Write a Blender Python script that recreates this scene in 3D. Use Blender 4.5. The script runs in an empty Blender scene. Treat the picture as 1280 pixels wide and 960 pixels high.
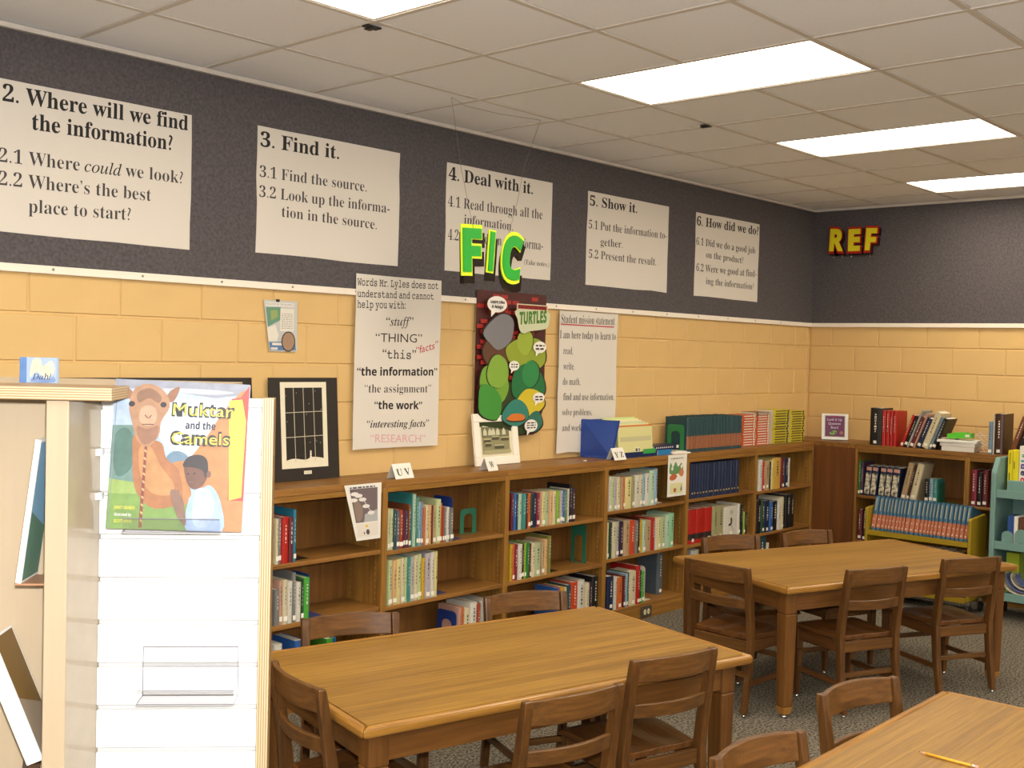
import bpy, bmesh, math, random
from math import sin, cos, pi, radians as R
from mathutils import Vector, Matrix

# ---------------------------------------------------------------- camera, world, lights, exposure
SC = bpy.context.scene
COL = SC.collection
random.seed(7)
CAM = Vector((-8.787, -4.595, 1.742))
cam = bpy.data.cameras.new('camera'); cam.sensor_width = 36; cam.lens = 1403.9*36/1280; cam.clip_start = .05
camo = bpy.data.objects.new('camera', cam); COL.objects.link(camo)
yaw, pit, rol = .7401, -.0291, .0256
d = Vector((cos(yaw)*cos(pit), sin(yaw)*cos(pit), sin(pit)))
r = Vector((sin(yaw), -cos(yaw), 0)); u = r.cross(d)
r2 = r*cos(rol)+u*sin(rol); u2 = u*cos(rol)-r*sin(rol)
M = Matrix((r2, u2, -d)).transposed().to_4x4(); M.translation = CAM
camo.matrix_world = M
SC.camera = camo

W = bpy.data.worlds.new('world'); SC.world = W; W.use_nodes = True
W.node_tree.nodes['Background'].inputs[0].default_value = (1, .9, .78, 1)
W.node_tree.nodes['Background'].inputs[1].default_value = .15

TROFFER = 8.4          # strength of the ceiling light diffusers
FLASH = 255.0            # the photographer's flash
fl = bpy.data.lights.new('camera_flash', 'SPOT'); fl.spot_size = R(165); fl.spot_blend = .25; fl.shadow_soft_size = .03
fl.energy = FLASH; fl.color = (.95, .98, 1)
flo = bpy.data.objects.new('camera_flash', fl); COL.objects.link(flo)
flo.matrix_world = M @ Matrix.Translation((.02, .11, -.02))

SC.view_settings.view_transform = 'Standard'; SC.view_settings.look = 'None'
SC.view_settings.gamma = 1; SC.view_settings.use_curve_mapping = False
SC.view_settings.exposure = 0.64

# ---------------------------------------------------------------- materials
def lin(c):
    if isinstance(c, str):
        c = [int(c[i:i+2], 16)/255 for i in (0, 2, 4)]
    else: c = [v/255 for v in c]
    return tuple((v/12.92 if v <= .04045 else ((v+.055)/1.055)**2.4) for v in c)+(1,)
MATS = {}
def dim(h, f):
    """a colour with its reflectance scaled by f (one number or three)"""
    f = f if isinstance(f, tuple) else (f, f, f); c = [min(1, a*b) for a, b in zip(lin(h), f)]
    return tuple(255*(1.055*v**(1/2.4)-.055 if v > .0031308 else 12.92*v) for v in c)
def base(name):
    m = bpy.data.materials.new(name); m.use_nodes = True
    nt = m.node_tree; return m, nt, nt.nodes['Principled BSDF']
def mat(name, col, rough=.6, spec=.4, noise=0, nscale=60, bump=0, bscale=200, metal=0, emit=0, trans=0):
    if name in MATS: return MATS[name]
    m, nt, b = base(name); L = nt.links.new
    c = lin(col); b.inputs['Base Color'].default_value = c
    b.inputs['Roughness'].default_value = rough; b.inputs['Specular IOR Level'].default_value = spec
    b.inputs['Metallic'].default_value = metal; b.inputs['Transmission Weight'].default_value = trans
    if emit:
        b.inputs['Emission Color'].default_value = c; b.inputs['Emission Strength'].default_value = emit
    if noise or bump:
        tc = nt.nodes.new('ShaderNodeTexCoord')
    if noise:
        n = nt.nodes.new('ShaderNodeTexNoise'); n.inputs['Scale'].default_value = nscale; n.inputs['Detail'].default_value = 4
        L(tc.outputs['Object'], n.inputs['Vector'])
        r_ = nt.nodes.new('ShaderNodeValToRGB'); lo_, hi_ = (.4, .6) if noise > .4 else (.3, .7)
        r_.color_ramp.elements[0].position = lo_; r_.color_ramp.elements[1].position = hi_
        r_.color_ramp.elements[0].color = tuple(v*(1-noise) for v in c[:3])+(1,)
        r_.color_ramp.elements[1].color = tuple(min(1, v*(1+noise)) for v in c[:3])+(1,)
        L(n.outputs['Fac'], r_.inputs[0]); L(r_.outputs[0], b.inputs['Base Color'])
    if bump:
        n2 = nt.nodes.new('ShaderNodeTexNoise'); n2.inputs['Scale'].default_value = bscale
        L(tc.outputs['Object'], n2.inputs['Vector'])
        bp = nt.nodes.new('ShaderNodeBump'); bp.inputs['Strength'].default_value = bump; bp.inputs['Distance'].default_value = .002
        L(n2.outputs['Fac'], bp.inputs['Height']); L(bp.outputs[0], b.inputs['Normal'])
    MATS[name] = m; return m
def wood(name, dark, light, axis='x', rough=.38, fine=90, mid=.5, sep=.22, stretch=.05, spec=.4):
    """oak-like grain running along one local axis"""
    if name in MATS: return MATS[name]
    m, nt, b = base(name); L = nt.links.new
    tc = nt.nodes.new('ShaderNodeTexCoord'); mp = nt.nodes.new('ShaderNodeMapping')
    s = [1, 1, 1]; s['xyz'.index(axis)] = stretch; mp.inputs['Scale'].default_value = s
    L(tc.outputs['Object'], mp.inputs[0])
    n1 = nt.nodes.new('ShaderNodeTexNoise'); n1.inputs['Scale'].default_value = fine; n1.inputs['Detail'].default_value = 5; n1.inputs['Roughness'].default_value = .65
    n2 = nt.nodes.new('ShaderNodeTexNoise'); n2.inputs['Scale'].default_value = fine*.16; n2.inputs['Detail'].default_value = 3; n2.inputs['Distortion'].default_value = 1.2
    L(mp.outputs[0], n1.inputs['Vector']); L(mp.outputs[0], n2.inputs['Vector'])
    mx = nt.nodes.new('ShaderNodeMix'); mx.data_type = 'FLOAT'; mx.inputs[0].default_value = .45
    L(n1.outputs['Fac'], mx.inputs[2]); L(n2.outputs['Fac'], mx.inputs[3])
    r_ = nt.nodes.new('ShaderNodeValToRGB')
    r_.color_ramp.elements[0].position = mid-sep/2; r_.color_ramp.elements[1].position = mid+sep/2
    r_.color_ramp.elements[0].color = lin(dark); r_.color_ramp.elements[1].color = lin(light)
    L(mx.outputs[0], r_.inputs[0]); L(r_.outputs[0], b.inputs['Base Color'])
    b.inputs['Roughness'].default_value = rough; b.inputs['Specular IOR Level'].default_value = spec
    bp = nt.nodes.new('ShaderNodeBump'); bp.inputs['Strength'].default_value = .12; bp.inputs['Distance'].default_value = .001
    L(n1.outputs['Fac'], bp.inputs['Height']); L(bp.outputs[0], b.inputs['Normal'])
    MATS[name] = m; return m
def ply(name, axis, dark, light, pitch):
    """plywood edge: thin layers stacked along one local axis"""
    m, nt, b = base(name); L = nt.links.new
    tc = nt.nodes.new('ShaderNodeTexCoord'); w = nt.nodes.new('ShaderNodeTexWave')
    w.wave_type = 'BANDS'; w.bands_direction = axis; w.inputs['Scale'].default_value = .314/pitch; w.inputs['Distortion'].default_value = .6
    L(tc.outputs['Object'], w.inputs['Vector'])
    r_ = nt.nodes.new('ShaderNodeValToRGB'); r_.color_ramp.elements[0].color = lin(dark); r_.color_ramp.elements[1].color = lin(light)
    L(w.outputs['Fac'], r_.inputs[0]); L(r_.outputs[0], b.inputs['Base Color']); b.inputs['Roughness'].default_value = .5
    return m

WALL = mat('yellow_block_paint', dim('e2bd80', (.83, .82, .8)), .45, .35, .04, 3, .25, 160)
FELT = mat('charcoal_felt', '575254', .95, .1, .22, 70, .5, 260)
TRIMW = mat('trim_white', 'e9ded0', .5)
TILE = mat('ceiling_tile', 'eff0f3', .9, .1, .05, 220, .35, 300)
GRID = mat('grid_metal', 'cdc5bb', .5)
DIFF = mat('light_diffuser', (255, 243, 220), .5, emit=TROFFER)
CARPET = mat('carpet', dim('7d7568', .72), .98, .05, .6, 85, .8, 300)
PLAINW = mat('plain_wall', 'f0efec', .6)
OAKX = wood('bookcase_oak_x', dim('6b451f', (1.1, 1.1, 1.0)), dim('8d6230', (1.1, 1.1, 1.0)), 'x', .42, 60)
OAKZ = wood('bookcase_oak_z', dim('5f3d1c', (1.25, 1.2, 1.1)), dim('835a2b', (.95, .9, .8)), 'z', .42, 45)
OAKE = wood('bookcase_edge_oak', dim('7e5527', (.85, .85, .75)), dim('a87838', (.85, .85, .75)), 'x', .38, 60)
OAKEZ = wood('bookcase_stile_oak', dim('7e5527', (.85, .85, .75)), dim('a87838', (.85, .85, .75)), 'z', .38, 60)
BEECHX = wood('chair_wood_x', dim('573a20', (.74, .68, .58)), dim('80592f', (.74, .68, .58)), 'x', .33, 70)
BEECHZ = wood('chair_wood_z', dim('4f351d', (.74, .68, .58)), dim('775029', (.74, .68, .58)), 'z', .33, 70)
BEECHY = wood('chair_wood_y', dim('54351c', (.74, .68, .58)), dim('7d5129', (.74, .68, .58)), 'y', .33, 70)
TABLE = wood('table_laminate', dim('94672c', (.6, .62, .45)), dim('bd8a41', (.6, .62, .45)), 'x', .46, 110, sep=.2, stretch=.035)
TABLEE = wood('table_edge', dim('8e5f28', (.72, .72, .62)), dim('bb8640', (.72, .72, .62)), 'x', .3, 60)
TABLEEY = wood('table_edge_y', dim('8e5f28', (.72, .72, .62)), dim('bb8640', (.72, .72, .62)), 'y', .3, 60)
TLEG = wood('table_leg_wood', dim('6a4220', (.62, .6, .5)), dim('8e5f30', (.62, .6, .5)), 'z', .35, 60)
TAPR = wood('table_apron_wood', dim('6a4220', (.62, .6, .5)), dim('8e5f30', (.62, .6, .5)), 'x', .35, 60)
TAPRY = wood('table_apron_wood_y', dim('6a4220', (.62, .6, .5)), dim('8e5f30', (.62, .6, .5)), 'y', .35, 60)
BIRCH = wood('birch_ply', dim('dcbc8c', (.44, .45, .52)), dim('ecd3a8', (.43, .44, .50)), 'z', .45, 25, sep=.5)
WHITE = mat('white_laminate', dim('f4f2ee', .72), .35)
METAL = mat('steel_glide', 'c8c8c8', .25, metal=1)
PAPER = mat('poster_paper', dim('ddd5cb', .88), .8)
PAPERW = mat('white_paper', dim('ece6dc', .88), .8)
INK = mat('black_ink', '1c1a1b', .7)
INK2 = mat('grey_ink', '3f3b3c', .7)
ACR = bpy.data.materials.new('clear_acrylic'); ACR.use_nodes = True; _n = ACR.node_tree; _n.nodes.remove(_n.nodes['Principled BSDF'])
_t = _n.nodes.new('ShaderNodeBsdfTransparent'); _t.inputs[0].default_value = (.96, .96, .97, 1); _g = _n.nodes.new('ShaderNodeBsdfGlossy'); _g.inputs['Roughness'].default_value = .05
_m = _n.nodes.new('ShaderNodeMixShader')
_m.inputs[0].default_value = .05; _n.links.new(_t.outputs[0], _m.inputs[1]); _n.links.new(_g.outputs[0], _m.inputs[2]); _n.links.new(_m.outputs[0], _n.nodes['Material Output'].inputs[0])
PAGES = mat('book_pages', 'dcd2bd', .85, noise=.08, nscale=400)
YEL_METAL = mat('mustard_metal', dim('a98c1f', .78), .4)
TEAL_METAL = mat('teal_metal', dim('7a9f98', .8), .45)
BLACK = mat('black_card', '231c18', .55)
BC = {'cream': 'd9cba6', 'grey': '7d7b78', 'red': 'b5231d', 'maroon': '6b2326', 'teal blue': '2a7f9c', 'pink': 'c99a86', 'white': 'd8d2c4',
      'dark green': '26462c', 'bright green': '4fa83c', 'blue': '2f62a8', 'orange': 'cd6a32', 'pale lime': 'c3cc96', 'dark teal': '2b4a50',
      'slate': '59646c', 'rust red': 'a3442a', 'purple': '55304f', 'brown': '7c4628', 'teal': '3f8c86', 'pale mint': 'b4ccb2', 'green teal': '4c8a76',
      'light blue': '93b2c4', 'steel blue': '7d93a8', 'peach': 'dcae7c', 'tan': 'b79b74', 'pale yellow': 'dccf8e', 'light grey': 'b3b1a8',
      'yellow': 'd0a62c', 'lavender': 'b8aeb4', 'navy': '1b2848', 'dark brown': '46281a', 'crimson': '8a2236', 'sage': 'b3bd94', 'lime green': '94b53d',
      'olive': '84803c', 'black': '1b191b', 'dark purple': '3a2338', 'green': '2c7a35', 'orange red': 'c8441f', 'khaki': 'a29c72', 'gold': 'd0a548',
      'mint': '8fc79c'}
def bmat(c): return mat('cover_'+c.replace(' ', '_'), dim(BC[c], .78), .38, .5, .06, 40)

# ---------------------------------------------------------------- mesh helpers
class MB:
    def __init__(s): s.v = []; s.f = []; s.m = []; s.mats = []; s.mi = 0; s.sm = []
    def use(s, m):
        if m not in s.mats: s.mats.append(m)
        s.mi = s.mats.index(m); return s
    def add(s, vs, fs, smooth=False):
        n = len(s.v); s.v += [tuple(v) for v in vs]
        for f in fs: s.f.append(tuple(n+i for i in f)); s.m.append(s.mi); s.sm.append(smooth)
        return s
    def box(s, x0, x1, y0, y1, z0, z1, T=None):
        vs = [(x, y, z) for z in (z0, z1) for y in (y0, y1) for x in (x0, x1)]
        if T: vs = [T @ Vector(v) for v in vs]
        return s.add(vs, [(0, 2, 3, 1), (4, 5, 7, 6), (0, 1, 5, 4), (2, 6, 7, 3), (0, 4, 6, 2), (1, 3, 7, 5)])
    def hexa(s, a, b):
        """bottom quad a, top quad b, both counter-clockwise from above"""
        return s.add(list(a)+list(b), [(3, 2, 1, 0), (4, 5, 6, 7), (0, 1, 5, 4), (1, 2, 6, 5), (2, 3, 7, 6), (3, 0, 4, 7)])
    def prism(s, pts, y0, y1):
        """polygon in x,z (counter-clockwise seen from -y) extruded from y0 (front) to y1"""
        n = len(pts)
        vs = [(x, y0, z) for x, z in pts]+[(x, y1, z) for x, z in pts]
        return s.add(vs, [tuple(range(n)), tuple(range(2*n-1, n-1, -1))]+[(i, i+n, (i+1) % n+n, (i+1) % n) for i in range(n)])
    def xprism(s, pts, x0, x1):
        """polygon in y,z extruded along x"""
        n = len(pts)
        vs = [(x0, y, z) for y, z in pts]+[(x1, y, z) for y, z in pts]
        return s.add(vs, [tuple(range(n)), tuple(range(2*n-1, n-1, -1))]+[(i, i+n, (i+1) % n+n, (i+1) % n) for i in range(n)])
    def tube(s, pts, rad, n=6, cap=True):
        rings = []
        P = [Vector(p) for p in pts]
        for i, p in enumerate(P):
            t = (P[min(i+1, len(P)-1)]-P[max(i-1, 0)]).normalized()
            a = Vector((0, 0, 1)) if abs(t.z) < .9 else Vector((1, 0, 0))
            e1 = t.cross(a).normalized(); e2 = t.cross(e1)
            rr = rad[i] if isinstance(rad, (list, tuple)) else rad
            rings.append([p+e1*rr*cos(2*pi*k/n)+e2*rr*sin(2*pi*k/n) for k in range(n)])
        vs = [v for q in rings for v in q]; fs = []
        for i in range(len(P)-1):
            for k in range(n): fs.append((i*n+k, i*n+(k+1) % n, (i+1)*n+(k+1) % n, (i+1)*n+k))
        if cap: fs += [tuple(range(n-1, -1, -1)), tuple((len(P)-1)*n+k for k in range(n))]
        return s.add(vs, fs, True)
    def sweep(s, pts, hx, z0, z1):
        """vertical board following x,y points; hx = half thickness"""
        vs = []; n = len(pts)
        for i, (x, y) in enumerate(pts):
            a = Vector(pts[min(i+1, n-1)])-Vector(pts[max(i-1, 0)]); a.normalize(); nx, ny = -a.y, a.x
            vs += [(x+nx*hx, y+ny*hx, z0), (x-nx*hx, y-ny*hx, z0), (x-nx*hx, y-ny*hx, z1), (x+nx*hx, y+ny*hx, z1)]
        fs = [(0, 1, 2, 3), tuple(4*(n-1)+k for k in (3, 2, 1, 0))]
        for i in range(n-1):
            for k in range(4): fs.append((4*i+k, 4*(i+1)+k, 4*(i+1)+(k+1) % 4, 4*i+(k+1) % 4))
        return s.add(vs, fs)
    def mesh(s, name):
        me = bpy.data.meshes.new(name); me.from_pydata(s.v, [], s.f)
        for m in s.mats: me.materials.append(m)
        me.polygons.foreach_set('material_index', s.m); me.polygons.foreach_set('use_smooth', s.sm)
        me.update()
        bm = bmesh.new(); bm.from_mesh(me); bmesh.ops.recalc_face_normals(bm, faces=bm.faces); bm.to_mesh(me); bm.free()
        return me
    def build(s, name, mt=None, parent=None, bev=0, loc=None):
        if mt is not None and not s.mats: s.mats = [mt]
        return link(name, s.mesh(name), parent, bev, loc)
def link(name, me, parent=None, bev=0, loc=None):
    o = bpy.data.objects.new(name, me); COL.objects.link(o)
    if parent: o.parent = parent
    if loc: o.location = loc
    if bev:
        b = o.modifiers.new('bevel', 'BEVEL'); b.width = bev; b.segments = 2; b.limit_method = 'ANGLE'
        b.harden_normals = False
    return o
def tag(o, label=None, cat=None, group=None, kind=None):
    if label: o['label'] = label
    if cat: o['category'] = cat
    if group: o['group'] = group
    if kind: o['kind'] = kind
    return o
def empty(name, loc, rz=0, label=None, cat=None, group=None, rot=None):
    o = bpy.data.objects.new(name, None); COL.objects.link(o); o.location = loc
    o.rotation_euler = rot if rot else (0, 0, rz); o.empty_display_size = .05
    return tag(o, label, cat, group)
def copy_tree(o, parent=None):
    c = o.copy(); COL.objects.link(c)
    if parent: c.parent = parent
    for ch in list(o.children): copy_tree(ch, c)
    return c
def struct(o): o['kind'] = 'structure'; return o

# ---------------------------------------------------------------- lettering
def mp(s, up, lo, dg):
    o = ''
    for ch in s:
        if 'A' <= ch <= 'Z': o += chr(up+ord(ch)-65)
        elif 'a' <= ch <= 'z': o += '\u210e' if (lo == 0x1D44E and ch == 'h') else chr(lo+ord(ch)-97)
        elif ch.isdigit() and dg: o += chr(dg+int(ch))
        else: o += ch
    return o
STY = {'B': (lambda s: mp(s, 0x1D400, 0x1D41A, 0x1D7CE), .004), 'R': (lambda s: mp(s, 0x1D400, 0x1D41A, 0x1D7CE), -.007),
       'I': (lambda s: mp(s, 0x1D434, 0x1D44E, 0), .003), 'BI': (lambda s: mp(s, 0x1D468, 0x1D482, 0x1D7CE), 0),
       'M': (lambda s: mp(s, 0x1D670, 0x1D68A, 0x1D7F6), .006), 'H': (lambda s: mp(s, 0x1D5D4, 0x1D5EE, 0x1D7EC), .012),
       'S': (lambda s: s, -.002), 'N': (lambda s: s, .004), 'K': (lambda s: mp(s, 0x1D5D4, 0x1D5EE, 0x1D7EC), .035),
       'red': (lambda s: s, .004), 'pink': (lambda s: s, .002)}
CAPH = {}
def text_raw(body, sty, off=None, extrude=0):
    f, o_ = STY[sty]
    c = bpy.data.curves.new('txt', 'FONT'); c.body = f(body); c.size = 1; c.resolution_u = 2
    c.offset = o_ if off is None else off; c.extrude = extrude
    o = bpy.data.objects.new('txt', c)
    me = bpy.data.meshes.new_from_object(o)
    vs = [tuple(v.co) for v in me.vertices]; fs = [tuple(p.vertices) for p in me.polygons]
    bpy.data.objects.remove(o); bpy.data.curves.remove(c); bpy.data.meshes.remove(me)
    return vs, fs
def caph(sty):
    if sty not in CAPH:
        vs, _ = text_raw('H', sty, 0); CAPH[sty] = max(v[1] for v in vs)
    return CAPH[sty]
def put_text(mb, body, sty, xl, zl, xr, zr, cap, y, mt, off=None, depth=0):
    """lettering from (xl,zl) to (xr,zr) on a plane of constant local y"""
    vs, fs = text_raw(body, sty, off, 1 if depth else 0)
    if not vs: return
    x0 = min(v[0] for v in vs); x1 = max(v[0] for v in vs); k = (xr-xl)/(x1-x0); kz = cap/caph(sty)
    mb.use(mt)
    mb.add([(xl+(v[0]-x0)*k, y-v[2]*depth/2, zl+(zr-zl)*(v[0]-x0)/(x1-x0)+v[1]*kz) for v in vs], fs)

class Art:
    """flat print: coloured shapes on the face of a thing, local x right, z up, facing -y"""
    def __init__(s, y=0, eps=.00035, clip=None, f=1): s.f = f; s.mb = MB(); s.y = y; s.eps = eps; s.k = 0; s.clip = clip
    def nxt(s): s.k += 1; return s.y-s.k*s.eps
    def poly(s, pts, col, rough=.5):
        y = s.nxt(); s.mb.use(col if not isinstance(col, str) else s.ink(col, rough))
        if s.clip: pts = [(min(max(x, 0), s.clip[0]), min(max(z, 0), s.clip[1])) for x, z in pts]
        s.mb.add([(x, y, z) for x, z in pts], [tuple(range(len(pts)))]); return s
    def ink(s, col, rough=.5): return mat('print_'+col+('' if s.f == 1 else '_muted'), col if s.f == 1 else dim(col, s.f), rough, noise=0 if s.f == 1 else .13, nscale=55)
    def rect(s, x0, z0, x1, z1, col): return s.poly([(x0, z0), (x1, z0), (x1, z1), (x0, z1)], col)
    def ell(s, cx, cz, rx, rz, col, n=20, rot=0):
        P = []
        for i in range(n):
            a = 2*pi*i/n; x, z = rx*cos(a), rz*sin(a)
            P.append((cx+x*cos(rot)-z*sin(rot), cz+x*sin(rot)+z*cos(rot)))
        return s.poly(P, col)
    def blob(s, pts, col, n=4):
        """closed smooth outline through the points"""
        P = []; N = len(pts)
        for i in range(N):
            p0, p1, p2, p3 = [Vector(pts[(i+j) % N]) for j in (-1, 0, 1, 2)]
            for k in range(n):
                t = k/n
                q = .5*((2*p1)+(p2-p0)*t+(2*p0-5*p1+4*p2-p3)*t*t+(3*p1-p0-3*p2+p3)*t**3)
                P.append((q.x, q.y))
        return s.poly(P, col)
    def line(s, a, b, w, col):
        a = Vector(a); b = Vector(b); n = (b-a).normalized(); n = Vector((-n.y, n.x))*w/2
        return s.poly([a-n, b-n, b+n, a+n], col)
    def text(s, body, sty, xl, zl, xr, cap, col, zr=None, off=None):
        put_text(s.mb, body, sty, xl, zl, xr, zl if zr is None else zr, cap, s.nxt(), s.ink(col) if isinstance(col, str) else col, off); return s
    def scribble(s, x0, z0, x1, z1, rows, col, th=.35, seed=1):
        """rows of tiny unreadable print"""
        rn = random.Random(seed); y = s.nxt(); s.mb.use(mat('print_'+col, col)); h = (z1-z0)/rows
        for i in range(rows):
            z = z1-(i+.5)*h; x = x0
            while x < x1-.2*h:
                w = min(rn.uniform(.6, 2.2)*h, x1-x)
                s.mb.add([(x, y, z-h*th/2), (x+w, y, z-h*th/2), (x+w, y, z+h*th/2), (x, y, z+h*th/2)], [(0, 1, 2, 3)]); x += w+h*.5
        return s
    def build(s, name, parent): return s.mb.build(name, None, parent)

# ================================================================ THE ROOM
XL, YB, H = -11.106, -8.523, 3.004
S_ = .6096
floor = struct(MB().box(XL, .1, YB, .1, -.08, 0).build('floor', CARPET))
wl = struct(MB().box(XL, .12, .006, .12, 0, H+.1).build('wall_left', WALL))
wb = struct(MB().box(.006, .12, YB, .006, 0, H+.1).build('wall_back', WALL))
struct(MB().box(XL-.12, XL, YB, .12, 0, H+.1).build('wall_front', PLAINW))
struct(MB().box(XL-.12, .12, YB-.12, YB, 0, H+.1).build('wall_right', PLAINW))

def block_mesh(w, h, name='concrete_block'):
    b = MB(); g = .004; c = .004; t = .006
    a = [(g, 0, g), (w-g, 0, g), (w-g, 0, h-g), (g, 0, h-g)]
    f = [(g+c, -t, g+c), (w-g-c, -t, g+c), (w-g-c, -t, h-g-c), (g+c, -t, h-g-c)]
    b.add(a+f, [(4, 5, 6, 7), (0, 1, 5, 4), (1, 2, 6, 5), (2, 3, 7, 6), (3, 0, 4, 7)])
    b.mats = [WALL]; return b.mesh(name)
BW = .4035; BH = .2
FULL = block_mesh(BW, BH); HALF = block_mesh(BW/2, BH)
for row in range(5):
    z = 1.05+row*BH
    odd = row % 2 == 0
    for wall, n, par in (('l', 20, wl), ('b', 8, wb)):
        pos = -.06 if (wall == 'l') else 0
        x = pos if not odd else pos
        first = BW/2 if odd else BW
        cur = 0
        k = 0
        while k < n:
            w = (first if k == 0 else BW)
            me = (HALF if abs(w-BW/2) < .01 else FULL)
            o = bpy.data.objects.new('concrete_block', me); COL.objects.link(o); o.parent = par
            if wall == 'l': o.location = (pos-cur-w, .006, z)
            else: o.location = (.006, -cur, z); o.rotation_euler = (0, 0, -pi/2)
            cur += w; k += 1
    o = bpy.data.objects.new('concrete_block', block_mesh(.058, BH)); COL.objects.link(o); o.parent = wl; o.location = (-.06, .006, z)
MB().box(XL, -.012, -.012, .006, 2.04, H).build('felt_panel', FELT, wl)
MB().box(-.012, .006, YB, -.012, 2.04, H).build('felt_panel', FELT, wb)
t1 = struct(MB().box(XL, -.02, -.022, -.0005, 2.014, 2.047).build('trim_1', TRIMW, None, .002))
t2 = struct(MB().box(-.022, -.0005, YB, -.002, 2.014, 2.047).build('trim_2', TRIMW, None, .002))
sc_me = MB().tube([(0, 0, 0), (0, -.0025, 0)], .006, 8).mesh('screw'); sc_me.materials.append(mat('screw_grey', '9a9288', .4))
for i in range(17):
    link('screw', sc_me, t1, 0, (-.55-.405*i, -.022, 2.033))
t3 = struct(MB().box(XL, -.03, -.034, -.0125, H-.02, H).build('trim_3', GRID))
t4 = struct(MB().box(-.034, -.0125, YB, -.035, H-.02, H).build('trim_4', GRID))

# ceiling: slab above, tiles and grid bars as pieces
ceil = struct(MB().box(XL, .1, YB, .1, H+.12, H+.2).build('ceiling', PLAINW))
XN = [-.437-(10-i)*S_ for i in range(-7, 11)]+[0]
YN = [0]+[-.598-j*S_ for j in range(0, 14)]
LIGHTS = {(i, j) for i in (-6, -3, 0, 3, 6, 9) for j in (1, 6, 11)}
tiles = {}
def tile_mesh(w, d):
    k = (round(w, 3), round(d, 3))
    if k not in tiles:
        b = MB(); g = .013; c = .005
        b.add([(g, g, 0), (w-g, g, 0), (w-g, d-g, 0), (g, d-g, 0), (g+c, g+c, -.004), (w-g-c, g+c, -.004), (w-g-c, d-g-c, -.004), (g+c, d-g-c, -.004),
               (g, g, .015), (w-g, g, .015), (w-g, d-g, .015), (g, d-g, .015)],
              [(4, 7, 6, 5), (0, 4, 5, 1), (1, 5, 6, 2), (2, 6, 7, 3), (3, 7, 4, 0), (0, 1, 9, 8), (1, 2, 10, 9), (2, 3, 11, 10), (3, 0, 8, 11), (8, 9, 10, 11)])
        b.mats = [TILE]; tiles[k] = b.mesh('ceiling_tile')
    return tiles[k]
lit = {(i, j+q) for (i, j) in LIGHTS for q in (0, 1)}
for a in range(len(XN)-1):
    for b_ in range(len(YN)-1):
        i, j = a-7, b_-1
        if (i, j) in lit: continue
        w = XN[a+1]-XN[a]; dd = YN[b_]-YN[b_+1]
        o = bpy.data.objects.new('ceiling_tile', tile_mesh(w, dd)); COL.objects.link(o); o.parent = ceil
        o.location = (XN[a], YN[b_+1], H+.008)
for a, x in enumerate(XN[:-1]):
    MB().box(x-.012, x+.012, YN[-1], -.03, H, H+.02).build('grid_bar', GRID, ceil)
for b_, y in enumerate(YN[1:]):
    # the bars stop at a light fixture that spans them
    xs = XN[0]
    for a in range(len(XN)-1):
        if (a-7, b_) in lit and (a-7, b_-1) in lit:
            if XN[a]-.012 > xs: MB().box(xs, XN[a]-.012, y-.012, y+.012, H+.001, H+.021).build('grid_bar', GRID, ceil)
            xs = XN[a+1]+.012
    MB().box(xs, -.03, y-.012, y+.012, H+.001, H+.021).build('grid_bar', GRID, ceil)
proto = None
def troffer(label, x, y):
    t = empty('ceiling_light', (x, y, H), 0, label, 'ceiling light', 'recessed fluorescent ceiling lights')
    f = MB(); w, l = S_-.026, 2*S_-.026
    f.box(-w/2, w/2, -l/2, -l/2+.012, .0035, .06); f.box(-w/2, w/2, l/2-.012, l/2, .0035, .06)
    f.box(-w/2, -w/2+.012, -l/2+.012, l/2-.012, .0035, .06); f.box(w/2-.012, w/2, -l/2+.012, l/2-.012, .0035, .06)
    f.build('frame', TRIMW, t)
    MB().box(-w/2+.012, w/2-.012, -l/2+.012, l/2-.012, .006, .02).build('diffuser', DIFF, t)
    return t
LAB = {(0, 1): 'glowing ceiling light cut off by the top of the photo, above the numbered posters', (3, 1): 'largest fully seen glowing ceiling light, nearest the camera',
       (6, 1): 'middle one of the three glowing ceiling lights on the right', (9, 1): 'farthest glowing ceiling light, nearest the back wall'}
for (i, j) in sorted(LIGHTS):
    if (i, j) in LAB or True:
        x = -.437-(10-i)*S_+S_/2; y = -.598-j*S_-S_
        troffer(LAB.get((i, j), 'glowing ceiling light outside the photo, %s row from the posters, %s from the back wall' % ({1: 'first', 6: 'second', 11: 'third'}[j], ['first', 'second', 'third', 'fourth', 'fifth', 'sixth'][(9-i)//3])), x, y)
# black block added for a chipped tile's dark notch; little clip on the grid
for x, y, w, lb in ((-.437-9*S_+.03, -.598-S_+.05, .035, 'small black block for the dark notch in the tile beside the cut-off light'), (-.437-5*S_-.04, -.598-S_+.03, .03, 'tiny dark clip on the ceiling grid between the two large lights')):
    o = MB().box(-w, w, -.018, .018, -.006, -.0005).box(-w*.4, w*.4, -.03, .03, -.010, -.006).build('ceiling_speck', BLACK, None, 0, (x, y, H)); tag(o, lb, 'clip')

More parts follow.
